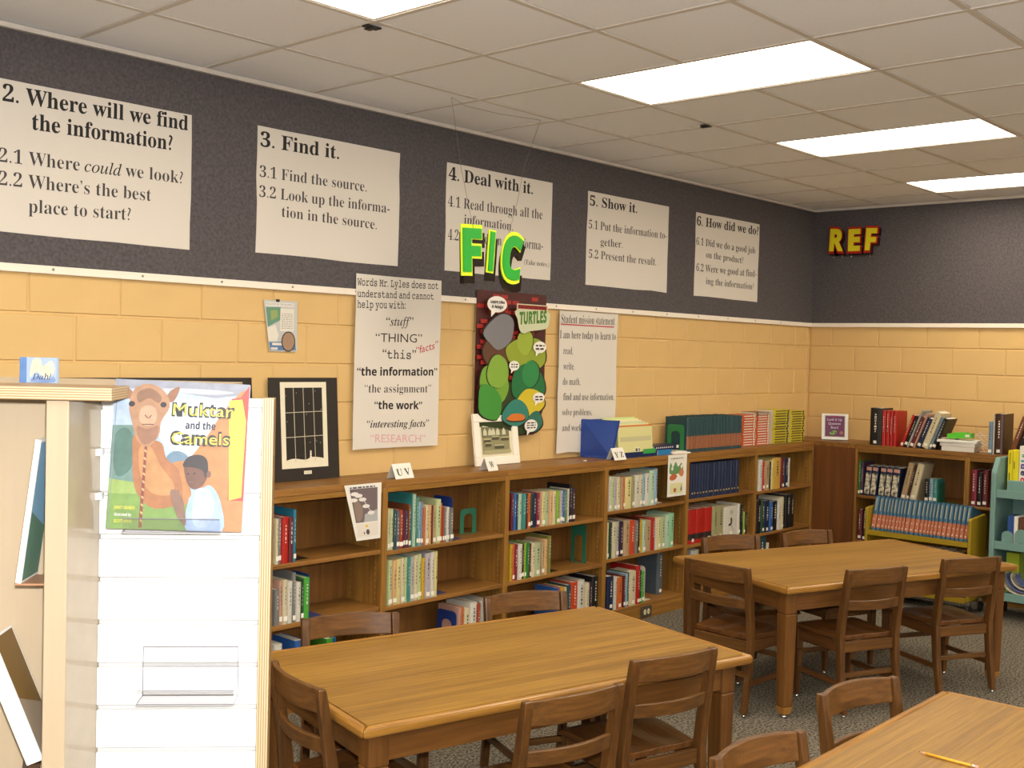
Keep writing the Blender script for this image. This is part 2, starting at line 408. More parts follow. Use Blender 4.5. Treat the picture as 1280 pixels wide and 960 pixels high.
# ================================================================ BOOKCASES
def bookcase(loc, rz, w, shelves, label, depth=.30, height=1.07, group='oak bookcases along the walls', top=True):
    t = empty('bookcase', loc, rz, label, 'bookcase', group)
    dp = depth
    for x0 in (0, w-.018):
        MB().box(x0, x0+.018, -dp, -.004, 0, height-.036).build('side_panel', OAKEZ, t, .0015)
    MB().box(.018, w-.018, -.012, -.004, .06, height-.036).build('back_panel', OAKZ, t)
    MB().box(.0005, w-.0005, -dp, -.004, height-.036, height).build('top', OAKX, t, .003)
    MB().box(.018, w-.018, -dp, -dp+.018, height-.062, height-.0365).build('front_rail', OAKE, t, .002)
    for z in shelves:
        MB().box(.019, w-.019, -dp+.004, -.013, z-.022, z).build('shelf', OAKX, t, .003)
    MB().box(.019, w-.019, -dp+.001, -.013, .082, .104).build('bottom_shelf', OAKX, t, .002)
    MB().box(.019, w-.019, -dp+.004, -dp+.022, 0, .0815).build('kick_board', OAKE, t)
    h = MB()
    for x in (.0181, w-.0181):
        for y in (-dp+.045, -.06):
            for k in range(int((height-.25)/.032)):
                z = .14+k*.032; e = .0022
                xx = x+(.0002 if x < .1 else -.0002)
                h.add([(xx, y-e, z-e), (xx, y+e, z-e), (xx, y+e, z+e), (xx, y-e, z+e)], [(0, 1, 2, 3)])
    ph = h.build('pin_hole', mat('pin_hole', 'c9a878', .4), t); ph['kind'] = 'stuff'
    return t
UX = [-6.845, -5.93, -5.015, -4.098, -3.178, -2.263, -1.35]
SHELF = {0: (.719, .430), 1: (.706, .420), 2: (.713, .421), 3: (.745, .44), 4: (.748, .43), 5: (.734, .41)}
ULAB = ['oak bookcase hidden behind the white display stand', 'leftmost visible oak bookcase, below the black window picture', 'oak bookcase with the U V card on its top left',
        'oak bookcase between the W card and the Y Z card', 'oak bookcase with the Y Z card and blue magazine box on top', 'oak bookcase under the row of blue encyclopedias', 'oak bookcase at the room corner, under orange and yellow booklets']
for k in range(7):
    w = (UX[k+1]-UX[k]) if k < 6 else .9
    bookcase((UX[k], 0, 0), 0, w, SHELF.get(k-1, (.72, .43)), ULAB[k])
# back wall cases
BT = 1.085; BZ = .685
c1 = bookcase((0, -.655, 0), -pi/2, .87, (BZ, .33), 'darker oak bookcase on the back wall behind the mustard book cart', .45, BT)
c2 = bookcase((0, -1.526, 0), -pi/2, .87, (BZ+.01, .33), 'darker oak bookcase on the back wall behind the teal cart', .45, BT)
cf = empty('corner_filler', (0, 0, 0), 0, 'plain oak corner panel joining the two rows of bookcases', 'panel')
MB().box(-.45, -.43, -.654, -.302, 0, BT-.0365).build('panel', wood('filler_oak', dim('5c3a1b', (.75, .6, .5)), dim('85592c', (.75, .6, .5)), 'z', .42, 35, sep=.3), cf)
MB().box(-.4495, -.004, -.6545, -.004, BT-.036, BT).build('top', OAKX, cf, .002)

# ================================================================ BOOKS
ORD = ['first', 'second', 'third', 'fourth', 'fifth', 'sixth', 'seventh', 'eighth', 'ninth', 'tenth', 'eleventh', 'twelfth', 'thirteenth', 'fourteenth', 'fifteenth', 'sixteenth', 'seventeenth', 'eighteenth', 'nineteenth', 'twentieth', 'twenty-first', 'twenty-second', 'twenty-third', 'twenty-fourth', 'twenty-fifth', 'twenty-sixth']
STK = mat('sticker_white', 'e4dfd2', .6); GOLD = mat('gold_print', 'c0a060', .4); DKP = mat('dark_print', '33302e', .5); LTP = mat('light_print', 'd8d2c2', .5)
ENC1 = mat('volume_teal', dim('2c4f55', .7), .45); ENC2 = mat('volume_peach', dim('a96a48', .7), .45)
ENB1 = mat('volume_blue', dim('33607c', .8), .4); ENB2 = mat('volume_salmon', dim('b56a4a', .8), .4)
LIGHTC = {'cream', 'pink', 'white', 'pale lime', 'pale mint', 'light blue', 'peach', 'tan', 'pale yellow', 'light grey', 'yellow', 'lavender', 'sage', 'khaki', 'gold', 'mint', 'lime green', 'orange', 'steel blue'}
def book_mesh(t, h, dp, col, style='', rn=random):
    """cover of one book: origin bottom centre of the spine, spine faces -y"""
    b = MB(); e = min(.0022, t*.2); m = bmat(col) if col in BC else None
    if style == 'enc': b.use(ENC1)
    elif style == 'enb': b.use(ENB1)
    else: b.use(m)
    hx = t/2
    bulge = min(.005, t*.18)
    prof = [(-hx, .006), (-hx*.8, -bulge*.55+.0015), (-hx*.4, -bulge), (hx*.4, -bulge), (hx*.8, -bulge*.55+.0015), (hx, .006)]
    ins = [(hx-e, .0065), (-hx+e, .0065)]
    P = prof+ins; n = len(P)
    b.add([(x, y, 0) for x, y in P]+[(x, y, h) for x, y in P], [tuple(range(n-1, -1, -1)), tuple(range(n, 2*n))]+[(i, (i+1) % n, (i+1) % n+n, i+n) for i in range(n)])
    b.box(-hx, -hx+e, .0055, dp, 0, h); b.box(hx-e, hx, .0055, dp, 0, h)
    yb = -bulge-.0006
    def band(z0, z1, mt, w=.82, yy=yb):
        b.use(mt); b.add([(-hx*w, yy, z0), (hx*w, yy, z0), (hx*w, yy, z1), (-hx*w, yy, z1)], [(0, 1, 2, 3)])
    if style in ('enc', 'enb'):
        lo = .07 if style == 'enb' else .09
        b.use(ENB2 if style == 'enb' else ENC2)
        q = [(x*1.004, y-.0007) for x, y in prof]
        k = len(q)
        b.add([(x, y, h*lo) for x, y in q]+[(x, y, h*.46) for x, y in q], [(i, i+1, i+1+k, i+k) for i in range(k-1)])
        yb -= .0007
        if style == 'enb':
            band(h*.56, h*.94, mat('volume_lettering', '8d8f80', .5), .3, yb)
            band(h*.12, h*.15, LTP, .3, yb-.0003); band(h*.30, h*.33, LTP, .2, yb-.0003)
    elif style == 'set':
        band(h*.13, h*.17, GOLD, .4)
    elif style == 'band':
        b.use(BLACK); q = [(x*1.003, y-.0006) for x, y in prof]; k = len(q)
        b.add([(x, y, h*.12) for x, y in q]+[(x, y, h*.29) for x, y in q], [(i, i+1, i+1+k, i+k) for i in range(k-1)])
    elif style == 'pic':
        band(h*.84, h*.95, mat('band_pink', 'b98a78', .5)); band(h*.05, h*.76, mat('photo_grey', 'a39b86', .6, noise=.85, nscale=38))
    elif style == 'fig':
        f = Art(-bulge-.0008)
        f.blob([(-.01, h*.62), (.012, h*.6), (.012, h*.45), (.0, h*.38), (-.035, h*.36), (-.03, h*.43), (-.008, h*.46)], DKP)
        f.line((.0, h*.38), (.035, h*.2), .004, DKP); f.rect(-.02, h*.75, .02, h*.88, 'a8a49a')
        n0 = len(b.mats)
        for mm in f.mb.mats:
            b.use(mm)
        for fc, mi_ in zip(f.mb.f, f.mb.m):
            b.use(f.mb.mats[mi_]); b.add([f.mb.v[q] for q in fc], [tuple(range(len(fc)))])
    else:
        ink = DKP if col in LIGHTC else LTP
        if t > .012:
            z = h*rn.uniform(.35, .45); z1 = h*rn.uniform(.82, .92)
            while z < z1:
                dz = rn.uniform(.006, .016); band(z, min(z+dz, z1), ink, rn.uniform(.08, .2)); z += dz+.008
    return b, yb
def book(loc, t, h, dp, col, label, group, style='', rz=0, tilt=0, lean=0, stick=True, name='book', rn=random):
    b, yb = book_mesh(t, h, dp, col, style, rn)
    o = b.build(name); o.location = loc
    o.rotation_euler = (lean, tilt, rz); o.rotation_mode = 'XYZ'
    tag(o, label, 'book', group)
    e = min(.0022, t*.2)
    MB().box(-t/2+e+.0002, t/2-e-.0002, .007, dp-.004, .003, h-.003).build('pages', PAGES, o)
    if stick:
        w = min(t*.42, .012); z0 = .010+rn.uniform(0, .009)
        MB().box(-w, w, yb-.0012, yb-.0002, z0, z0+.022).build('spine_label', STK, o)
    return o
SH={
 'A0_1':[(-5.670,-5.654,0.932,'cream',''),(-5.654,-5.636,0.934,'grey',''),(-5.636,-5.595,0.936,'red',''),(-5.595,-5.567,0.933,'maroon','w'),(-5.567,-5.550,0.966,'teal blue','t')],
 'A0_2':[(-5.668,-5.642,0.600,'grey',''),(-5.642,-5.623,0.636,'pink',''),(-5.623,-5.598,0.639,'cream',''),(-5.598,-5.567,0.629,'white',''),(-5.567,-5.547,0.667,'grey','t'),(-5.548,-5.517,0.618,'white',''),(-5.518,-5.499,0.628,'dark green',''),(-5.499,-5.463,0.633,'bright green','')],
 'A0_3':[(-5.662,-5.615,0.338,'white',''),(-5.541,-5.489,0.335,'blue','t'),(-5.490,-5.474,0.323,'orange',''),(-5.355,-5.315,0.313,'bright green',''),(-5.315,-5.298,0.314,'blue','')],
 'A1_1':[(-4.976,-4.962,0.918,'cream',''),(-4.962,-4.939,0.917,'pale lime',''),(-4.939,-4.921,0.910,'dark teal',''),(-4.921,-4.898,0.902,'slate',''),(-4.898,-4.870,0.906,'rust red',''),(-4.870,-4.858,0.900,'maroon',''),(-4.858,-4.839,0.899,'purple',''),(-4.836,-4.818,0.929,'brown','t'),(-4.816,-4.807,0.987,'teal','t'),(-4.807,-4.780,0.982,'pale mint','t'),(-4.780,-4.764,0.963,'green teal','t'),(-4.764,-4.747,0.936,'light blue',''),(-4.747,-4.732,0.934,'steel blue',''),(-4.732,-4.715,0.903,'orange',''),(-4.715,-4.691,0.916,'cream',''),(-4.691,-4.668,0.914,'peach',''),(-4.668,-4.660,0.911,'brown',''),(-4.660,-4.638,0.912,'tan',''),(-4.638,-4.602,0.940,'pale lime','t'),(-4.602,-4.591,0.918,'orange',''),(-4.591,-4.579,0.898,'rust red',''),(-4.579,-4.562,0.894,'grey',''),(-4.562,-4.538,0.892,'white',''),(-4.538,-4.510,0.886,'grey','')],
 'A1_2':[(-4.970,-4.941,0.654,'pale lime',''),(-4.941,-4.912,0.650,'peach',''),(-4.912,-4.881,0.653,'pale yellow',''),(-4.881,-4.856,0.654,'cream',''),(-4.856,-4.838,0.655,'pale lime',''),(-4.838,-4.816,0.653,'teal',''),(-4.816,-4.787,0.654,'light grey',''),(-4.787,-4.761,0.659,'cream',''),(-4.761,-4.732,0.661,'pale lime',''),(-4.732,-4.709,0.638,'yellow',''),(-4.709,-4.670,0.660,'lavender',''),(-4.670,-4.644,0.661,'white',''),(-4.644,-4.620,0.662,'pale yellow','')],
 'A1_3':[(-4.450,-4.427,0.330,'pink',''),(-4.427,-4.405,0.327,'orange',''),(-4.405,-4.361,0.318,'cream',''),(-4.361,-4.309,0.345,'white','t'),(-4.309,-4.276,0.331,'rust red',''),(-4.277,-4.190,0.341,'light grey','t')],
 'A2_1':[(-4.046,-4.025,0.926,'maroon',''),(-4.025,-3.999,0.926,'blue',''),(-3.999,-3.983,0.920,'navy',''),(-3.983,-3.951,0.919,'pale mint',''),(-3.951,-3.919,0.918,'teal',''),(-3.918,-3.900,0.916,'dark brown',''),(-3.900,-3.875,0.917,'orange',''),(-3.875,-3.862,0.915,'dark green',''),(-3.862,-3.822,0.913,'navy',''),(-3.822,-3.795,0.911,'crimson',''),(-3.795,-3.778,0.918,'pink',''),(-3.778,-3.748,0.916,'pale yellow',''),(-3.748,-3.707,0.914,'sage',''),(-3.707,-3.676,0.913,'peach',''),(-3.676,-3.644,0.913,'cream',''),(-3.645,-3.613,0.913,'lime green',''),(-3.613,-3.581,0.911,'lavender',''),(-3.581,-3.567,0.911,'blue',''),(-3.567,-3.549,0.908,'green teal',''),(-3.550,-3.535,0.911,'olive',''),(-3.535,-3.522,0.917,'white',''),(-3.522,-3.501,0.941,'black','t'),(-3.501,-3.467,0.918,'dark purple','')],
 'A2_2':[(-4.042,-4.024,0.634,'yellow',''),(-4.024,-4.005,0.630,'orange',''),(-4.005,-3.972,0.627,'crimson',''),(-3.972,-3.937,0.626,'white',''),(-3.937,-3.919,0.625,'dark brown',''),(-3.919,-3.905,0.628,'lime green',''),(-3.905,-3.876,0.626,'green',''),(-3.876,-3.862,0.621,'maroon',''),(-3.862,-3.829,0.621,'cream',''),(-3.830,-3.771,0.616,'sage',''),(-3.771,-3.745,0.621,'tan',''),(-3.746,-3.714,0.630,'peach',''),(-3.710,-3.680,0.648,'olive','t')],
 'A2_3':[(-3.616,-3.593,0.321,'blue','t'),(-3.593,-3.578,0.323,'orange',''),(-3.578,-3.543,0.322,'yellow',''),(-3.536,-3.518,0.315,'cream',''),(-3.516,-3.479,0.326,'dark teal',''),(-3.479,-3.414,0.337,'orange red',''),(-3.414,-3.342,0.338,'white',''),(-3.342,-3.302,0.310,'cream',''),(-3.302,-3.269,0.310,'dark purple',''),(-3.269,-3.213,0.345,'black','t')],
 'A3_1':[(-3.128,-3.108,0.962,'white',''),(-3.108,-3.072,0.961,'pale lime',''),(-3.072,-3.047,0.959,'lavender',''),(-3.047,-3.007,0.956,'cream',''),(-3.007,-2.981,0.952,'tan',''),(-2.981,-2.963,0.953,'orange',''),(-2.963,-2.888,0.950,'pale yellow',''),(-2.888,-2.854,0.949,'khaki',''),(-2.855,-2.798,0.955,'white',''),(-2.798,-2.767,0.956,'cream',''),(-2.767,-2.736,0.954,'light blue',''),(-2.736,-2.686,0.959,'white',''),(-2.686,-2.631,0.978,'pale mint',''),(-2.631,-2.595,0.985,'light blue','t')],
 'A3_2':[(-3.130,-3.112,0.680,'cream',''),(-3.112,-3.087,0.678,'dark green',''),(-3.087,-3.047,0.672,'cream',''),(-3.047,-3.011,0.673,'light grey',''),(-3.003,-2.959,0.664,'dark purple',''),(-2.956,-2.892,0.665,'tan',''),(-2.893,-2.832,0.662,'orange red',''),(-2.832,-2.799,0.655,'grey',''),(-2.794,-2.779,0.705,'dark brown','t'),(-2.779,-2.758,0.658,'yellow',''),(-2.758,-2.721,0.650,'pale mint',''),(-2.721,-2.651,0.645,'tan',''),(-2.650,-2.608,0.656,'red',''),(-2.608,-2.589,0.653,'white',''),(-2.589,-2.548,0.655,'pale yellow',''),(-2.548,-2.491,0.650,'sage',''),(-2.492,-2.447,0.664,'pale mint',''),(-2.447,-2.389,0.669,'mint','t')],
 'A3_3':[(-3.113,-3.048,0.324,'navy',''),(-3.049,-3.019,0.309,'white',''),(-3.020,-2.953,0.303,'orange',''),(-2.946,-2.924,0.309,'maroon',''),(-2.924,-2.901,0.320,'light blue',''),(-2.902,-2.883,0.322,'dark green',''),(-2.883,-2.807,0.327,'cream',''),(-2.807,-2.765,0.356,'red','t'),(-2.765,-2.746,0.322,'black',''),(-2.746,-2.713,0.310,'bright green','')],
 'A4_1':[(-2.201,-2.166,0.993,'navy',''),(-2.166,-2.130,0.993,'navy',''),(-2.130,-2.094,0.992,'navy',''),(-2.094,-2.058,0.992,'navy',''),(-2.058,-2.022,0.992,'navy',''),(-2.022,-1.985,0.991,'navy',''),(-1.985,-1.948,0.991,'navy',''),(-1.949,-1.911,0.990,'navy',''),(-1.911,-1.874,0.990,'navy',''),(-1.874,-1.836,0.990,'navy',''),(-1.836,-1.798,0.989,'navy',''),(-1.799,-1.760,0.989,'navy',''),(-1.760,-1.722,0.988,'navy',''),(-1.722,-1.683,0.988,'navy',''),(-1.683,-1.644,0.988,'navy',''),(-1.644,-1.605,0.987,'navy',''),(-1.605,-1.566,0.987,'navy','')],
 'A4_2':[(-2.201,-2.110,0.698,'red',''),(-2.110,-2.002,0.687,'red',''),(-2.002,-1.908,0.678,'red',''),(-1.908,-1.842,0.683,'khaki','t'),(-1.842,-1.749,0.683,'khaki','t'),(-1.750,-1.564,0.651,'white','fig'),(-1.565,-1.529,0.662,'white','t'),(-1.512,-1.485,0.649,'black','t'),(-1.485,-1.463,0.596,'lime green',''),(-1.463,-1.436,0.589,'black','')],
 'A4_3':[(-2.160,-2.057,0.383,'light grey','')],
 'A5_1':[(-1.280,-1.224,0.971,'white',''),(-1.224,-1.192,0.952,'red',''),(-1.192,-1.113,0.957,'tan',''),(-1.114,-1.089,0.946,'black',''),(-1.089,-1.066,0.962,'pale yellow',''),(-1.066,-0.943,0.974,'gold',''),(-0.944,-0.884,0.965,'maroon',''),(-0.885,-0.824,0.962,'navy',''),(-0.824,-0.795,0.960,'white','')],
 'A5_2':[(-1.285,-1.222,0.659,'black',''),(-1.222,-1.180,0.655,'dark green',''),(-1.180,-1.098,0.650,'navy',''),(-1.098,-1.053,0.636,'blue',''),(-1.053,-0.973,0.636,'black',''),(-0.973,-0.927,0.652,'white',''),(-0.927,-0.880,0.661,'cream','t'),(-0.854,-0.776,0.696,'black','t'),(-0.776,-0.706,0.691,'black','t')],
 'A5_3':[(-1.271,-1.124,0.378,'dark teal',''),(-1.116,-1.083,0.321,'white','')],
 'topenc':[(-2.209,-2.160,1.316,'enc',''),(-2.160,-2.134,1.318,'enc',''),(-2.134,-2.108,1.318,'enc',''),(-2.108,-2.081,1.319,'enc',''),(-2.081,-2.055,1.320,'enc',''),(-2.055,-2.028,1.321,'enc',''),(-2.029,-2.002,1.321,'enc',''),(-2.002,-1.975,1.322,'enc',''),(-1.975,-1.948,1.323,'enc',''),(-1.948,-1.921,1.324,'enc',''),(-1.921,-1.894,1.325,'enc',''),(-1.894,-1.867,1.326,'enc',''),(-1.867,-1.839,1.326,'enc',''),(-1.839,-1.812,1.327,'enc',''),(-1.812,-1.784,1.328,'enc',''),(-1.784,-1.756,1.329,'enc',''),(-1.756,-1.728,1.330,'enc',''),(-1.728,-1.700,1.331,'enc',''),(-1.700,-1.671,1.331,'enc',''),(-1.672,-1.643,1.332,'enc',''),(-1.643,-1.628,1.333,'enc',''),(-1.628,-1.589,1.333,'enc',''),(-1.589,-1.557,1.335,'enc',''),(-1.557,-1.521,1.336,'enc',''),(-1.521,-1.486,1.337,'enc','')],
}
TXT={
 '2':[('2. Where will we find', 'B', -6.839, 2.693, -6.002, 2.709, 0.054),('the information?', 'B', -6.719, 2.598, -6.079, 2.608, 0.052),('2.1 Where ', 'R', -6.853, 2.448, -6.513, 2.457, 0.047),('could', 'I', -6.492, 2.458, -6.323, 2.46, 0.045),('we look?', 'R', -6.305, 2.462, -6.024, 2.465, 0.046),('2.2 Where’s the best', 'R', -6.852, 2.356, -6.181, 2.368, 0.047),('place to start?', 'R', -6.728, 2.259, -6.277, 2.273, 0.043)],
 '3':[('3. Find it.', 'B', -5.61, 2.698, -5.129, 2.704, 0.069),('3.1 Find the source.', 'R', -5.611, 2.551, -4.942, 2.56, 0.054),('3.2 Look up the informa-', 'R', -5.611, 2.455, -4.779, 2.465, 0.054),('tion in the source.', 'R', -5.478, 2.373, -4.867, 2.37, 0.053)],
 '4':[('4. Deal with it.', 'B', -4.345, 2.702, -3.626, 2.705, 0.07),('4.1 Read through all the', 'R', -4.346, 2.551, -3.531, 2.562, 0.059),('information.', 'R', -4.213, 2.466, -3.798, 2.466, 0.054),('4.2 Break down the informa-', 'R', -4.339, 2.364, -3.519, 2.373, 0.059),('(Take notes.)', 'R', -3.689, 2.273, -3.455, 2.274, 0.03)],
 '5':[('5. Show it.', 'B', -3.068, 2.701, -2.549, 2.706, 0.064),('5.1 Put the information to-', 'R', -3.072, 2.552, -2.191, 2.56, 0.054),('gether.', 'R', -2.944, 2.452, -2.703, 2.455, 0.051),('5.2 Present the result.', 'R', -3.064, 2.362, -2.309, 2.366, 0.054)],
 '6':[('6. How did we do?', 'B', -1.814, 2.698, -0.936, 2.707, 0.065),('6.1 Did we do a good job', 'R', -1.813, 2.556, -0.979, 2.556, 0.053),('on the product?', 'R', -1.679, 2.471, -1.151, 2.467, 0.05),('6.2 Were we good at find-', 'R', -1.803, 2.365, -0.948, 2.375, 0.054),('ing the information?', 'R', -1.668, 2.277, -0.982, 2.274, 0.05)],
 'words':[('Words Mr. Lyles does not', 'M', -5.0, 2.066, -4.416, 2.079, 0.036),('understand and cannot', 'M', -4.998, 2.006, -4.45, 2.019, 0.034),('help you with:', 'M', -4.996, 1.949, -4.659, 1.959, 0.036),('“stuff”', 'I', -4.796, 1.862, -4.599, 1.869, 0.046),('“THING”', 'S', -4.868, 1.774, -4.531, 1.777, 0.046),('“this”', 'M', -4.817, 1.687, -4.574, 1.685, 0.042),('“facts”', 'red', -4.574, 1.712, -4.407, 1.751, 0.041),('“the information”', 'H', -4.99, 1.594, -4.409, 1.595, 0.043),('“the assignment”', 'R', -4.936, 1.504, -4.453, 1.5, 0.044),('“the work”', 'H', -4.866, 1.416, -4.519, 1.408, 0.042),('“interesting facts”', 'BI', -4.915, 1.317, -4.463, 1.309, 0.039),('“RESEARCH”', 'pink', -4.888, 1.239, -4.489, 1.222, 0.042)],
 'mission':[('Student mission statement', 'R', -3.336, 1.929, -2.782, 1.934, 0.054),('I am here today to learn to', 'R', -3.346, 1.832, -2.765, 1.835, 0.051),('read,', 'R', -3.308, 1.733, -3.212, 1.732, 0.046),('write,', 'R', -3.304, 1.633, -3.192, 1.634, 0.046),('do math,', 'R', -3.305, 1.537, -3.128, 1.535, 0.046),('find and use information,', 'R', -3.296, 1.439, -2.766, 1.432, 0.046),('solve problems,', 'R', -3.303, 1.343, -2.997, 1.336, 0.043),('and work', 'R', -3.299, 1.243, -3.103, 1.236, 0.043)],
}
KEYN = {'A0': 'leftmost bookcase', 'A1': 'U V bookcase', 'A2': 'bookcase right of W card', 'A3': 'Y Z bookcase', 'A4': 'bookcase under encyclopedias', 'A5': 'corner bookcase'}
ROWN = {'1': 'top', '2': 'middle', '3': 'bottom'}
rb = random.Random(3)
for key, lst in SH.items():
    if key == 'topenc': continue
    a, row = key.split('_'); k = int(a[1])
    zs = SHELF[k][0] if row == '1' else SHELF[k][1] if row == '2' else .104
    grp = 'books on the %s shelf of the %s' % (ROWN[row], KEYN[a])
    cur = -99
    for n, (x0, x1, zt, col, o_) in enumerate(lst):
        x0 = max(x0, cur+.0004); x1 = max(x1, x0+.007); cur = x1
        h = max(.10, min(zt-zs, (1.005-zs-.004) if row == '1' else (.67-zs)))
        if row == '2': h = min(h, SHELF[k][0]-.022-zs-.004)
        if row == '3': h = min(h, SHELF[k][1]-.022-zs-.004)
        dp = min(.235, max(.12, h*(.72 if o_ != 't' else .8)))
        if key == 'A3_3' and col == 'red': dp = .22
        sty = {'A4_1': 'set'}.get(key, '')
        if key == 'A4_2' and col == 'red': sty = 'band'
        if o_ == 'fig': sty = 'fig'
        nm = 'navy bound volume' if key == 'A4_1' else ('red and black banded volume' if sty == 'band' else ('tall %s book' % col if o_ == 't' else '%s book' % col))
        lb = '%s, %s from left, %s shelf, %s' % (nm, ORD[n], ROWN[row], KEYN[a])
        yj = -.285+rb.uniform(0, .008)
        book(((x0+x1)/2, yj, zs+.0004), x1-x0-.0006, h, dp, col, lb, grp, sty, stick=(key not in ('A4_1',) and rb.random() < .6), rn=rb, name='book')
# ---- bookends
def bookend(loc, rz, w, h, mt, label, arch=True, basex=.09, name='bookend', grp=None):
    """plate in the x=0 plane facing +x, foot plate running to +x; local y is its width"""
    t = empty(name, loc, rz, label, 'bookend', grp)
    b = MB(); n = 8; rr = w*.16
    P = [(0, 0), (w, 0)]
    P += [(w-rr+rr*cos(pi/2*i/5), h-rr+rr*sin(pi/2*i/5)) for i in range(6)]
    P += [(rr-rr*sin(pi/2*i/5), h-rr+rr*cos(pi/2*i/5)) for i in range(6)]
    if arch:
        iw = w*.24; ih = h*.62
        # left leg, right leg, crown
        L = [(0, 0), (iw, 0), (iw, ih)]+[(w/2-(w/2-iw)*cos(pi*i/8), ih+(w/2-iw)*sin(pi*i/8)*.7) for i in range(1, 8)]+[(w-iw, ih), (w-iw, 0), (w, 0)]+P[2:]
        b.xprism(L, -.0012, .0012)
    else:
        b.xprism(P, -.0012, .0012)
    b.build('plate', mt, t)
    MB().box(.0013, basex, w*.1, w*.9, 0, .0018).build('foot', mt, t)
    return t
BBL = mat('bookend_blue', '1e3674', .35); BGR = mat('bookend_green', '2c6b52', .4); BBK = mat('bookend_black', '15130f', .4); BWH = mat('bookend_white', 'cfc8b8', .4)
bookend((-5.545, -.27, .7195), 0, .15, .225, BBK, 'black bookend on top shelf of leftmost bookcase, right of the blue book', False)
bookend((-5.459, -.27, .4305), 0, .15, .215, BBL, 'blue bookend beside the bright green book, middle shelf of leftmost bookcase', False)
bookend((-4.505, -.27, .7065), 0, .15, .235, BBL, 'tall blue bookend at the end of the U V bookcase top shelf row', False)
bookend((-4.614, -.27, .4205), 0, .15, .235, BBL, 'dark blue bookend beside the pale books, U V bookcase middle shelf', False)
bookend((-4.325, -.15, .7065), -pi/2, .13, .14, BGR, 'small green arched bookend standing alone on the U V bookcase top shelf', True, .02)
bookend((-4.457, -.27, .1045), pi, .15, .20, BBL, 'blue bookend left of the books on U V bookcase bottom shelf', True).location = (-4.455, -.12, .1045)
bookend((-3.674, -.27, .4215), 0, .15, .235, BBK, 'black bookend on middle shelf of bookcase between W and Y Z', False)
bookend((-3.27, -.10, .4215), pi, .12, .245, BGR, 'tall dark green arched bookend standing alone below the blue magazine box', True, .02)
bookend((-2.59, -.27, .7455), 0, .14, .2, BWH, 'white bookend on top shelf of the Y Z bookcase', False)
bookend((-2.70, -.275, .1045), 0, .14, .235, BWH, 'white rounded bookend on bottom shelf of the Y Z bookcase', False)
book((-2.42, -.20, .1045), .07, .30, .17, 'slate', 'large dark grey binder standing alone on the Y Z bookcase bottom shelf', None, name='binder', rn=rb)
bookend((-2.2125, -.235, 1.0705), pi, .14, .19, mat('bookend_leaf', '2f7a48', .4), 'green arched bookend at the left end of the encyclopedia row', True).location = (-2.2125, -.085, 1.0705)

# ---- encyclopedias on the bookcase top
for n, (x0, x1, zt, col, o_) in enumerate(SH['topenc']):
    book(((x0+x1)/2, -.25+rb.uniform(0, .005), 1.0705), x1-x0-.0032, .243+rb.uniform(-.002, .002), .185, 'navy', 'teal and peach encyclopedia volume, %s from left on the bookcase top' % ORD[n], 'encyclopedias on the bookcase top', 'enc', stick=False, rn=rb)

# ---- stacks of booklets
def booklet(x, y, z, w, dp, t, col, strip, label, grp, rz):
    o = MB().use(col).box(-w/2, w/2, 0, .0015, 0, t).box(-w/2, w/2, 0, dp, 0, .0008).box(-w/2, w/2, 0, dp, t-.0008, t).build('booklet')
    o.location = (x, y, z); o.rotation_euler = (0, 0, rz); tag(o, label, 'booklet', grp)
    MB().box(-w/2+.001, w/2-.001, .0016, dp-.001, .0009, t-.0009).build('pages', PAGES, o)
    MB().box(-w*.36, w*.3, -.0008, -.0001, t*.3, t*.7).box(w*.37, w*.47, -.0008, -.0001, t*.1, t*.9).build('spine_print', strip, o)
ORG = mat('booklet_orange', 'c4501f', .45); YLW = mat('booklet_yellow', 'c9b82c', .45); BRN = mat('booklet_brown', '7a4a30', .5)
for cx, w, n, colr, cn, sn, zt in ((-1.30+.005, .19, 12, ORG, 'orange', 'left orange stack', .236), (-1.082, .20, 12, ORG, 'orange', 'right orange stack', .228), (-.80, .25, 13, YLW, 'yellow', 'left yellow stack', .265), (-.535, .24, 13, YLW, 'yellow', 'right yellow stack', .253)):
    t = zt/n
    for k in range(n):
        booklet(cx+rb.uniform(-.004, .004), -.19+rb.uniform(-.004, .004), 1.0705+k*t, w, .14, t-.0007, colr, LTP if cn == 'orange' else DKP, '%s booklet, %s from the bottom of the %s' % (cn, ORD[k], sn), '%s booklets stacked on the corner bookcase' % cn, rb.uniform(-.02, .02))
for k in range(2):
    booklet(-1.085, -.195, 1.0705+.2285+k*.0115, .21, .14, .0105, BRN, LTP, 'brown booklet lying on the right orange stack, %s' % ('lower of two' if k == 0 else 'upper of two'), 'brown booklets on the orange stack', .03-.05*k)

# ---- items lying and standing on the bookcase tops
def card(loc, rz, letters, label, w=.09):
    t = empty('shelf_card', loc, rz, label, 'card', 'letter cards on the bookcase tops')
    h, dp, th = .075, .034, .0012
    b = MB(); b.xprism([(-dp, 0), (-dp+th, 0), (0, h-th), (0, h)], -w/2, w/2); b.xprism([(dp, 0), (0, h), (0, h-th), (dp-th, 0)], -w/2, w/2)
    b.build('folded_card', PAPERW, t)
    mb = MB(); vs0 = MB()
    put_text(vs0, letters, 'B', -w*.36 if len(letters) > 1 else -w*.2, .018, w*.36 if len(letters) > 1 else w*.2, .018, .036, 0, mat('card_ink', '2a3a20', .6))
    ang = math.atan2(dp, h)
    vs0.v = [(x, -dp+(z*sin(ang))-.0012, z*cos(ang)) for x, y, z in vs0.v]
    vs0.build('lettering', None, t)
card((-4.875, -.255, 1.0705), R(3), 'U V', 'white folded card with letters U V on bookcase top', .135)
card((-4.215, -.26, 1.0705), R(5), 'W', 'white folded card with letter W in front of the white frame', .09)
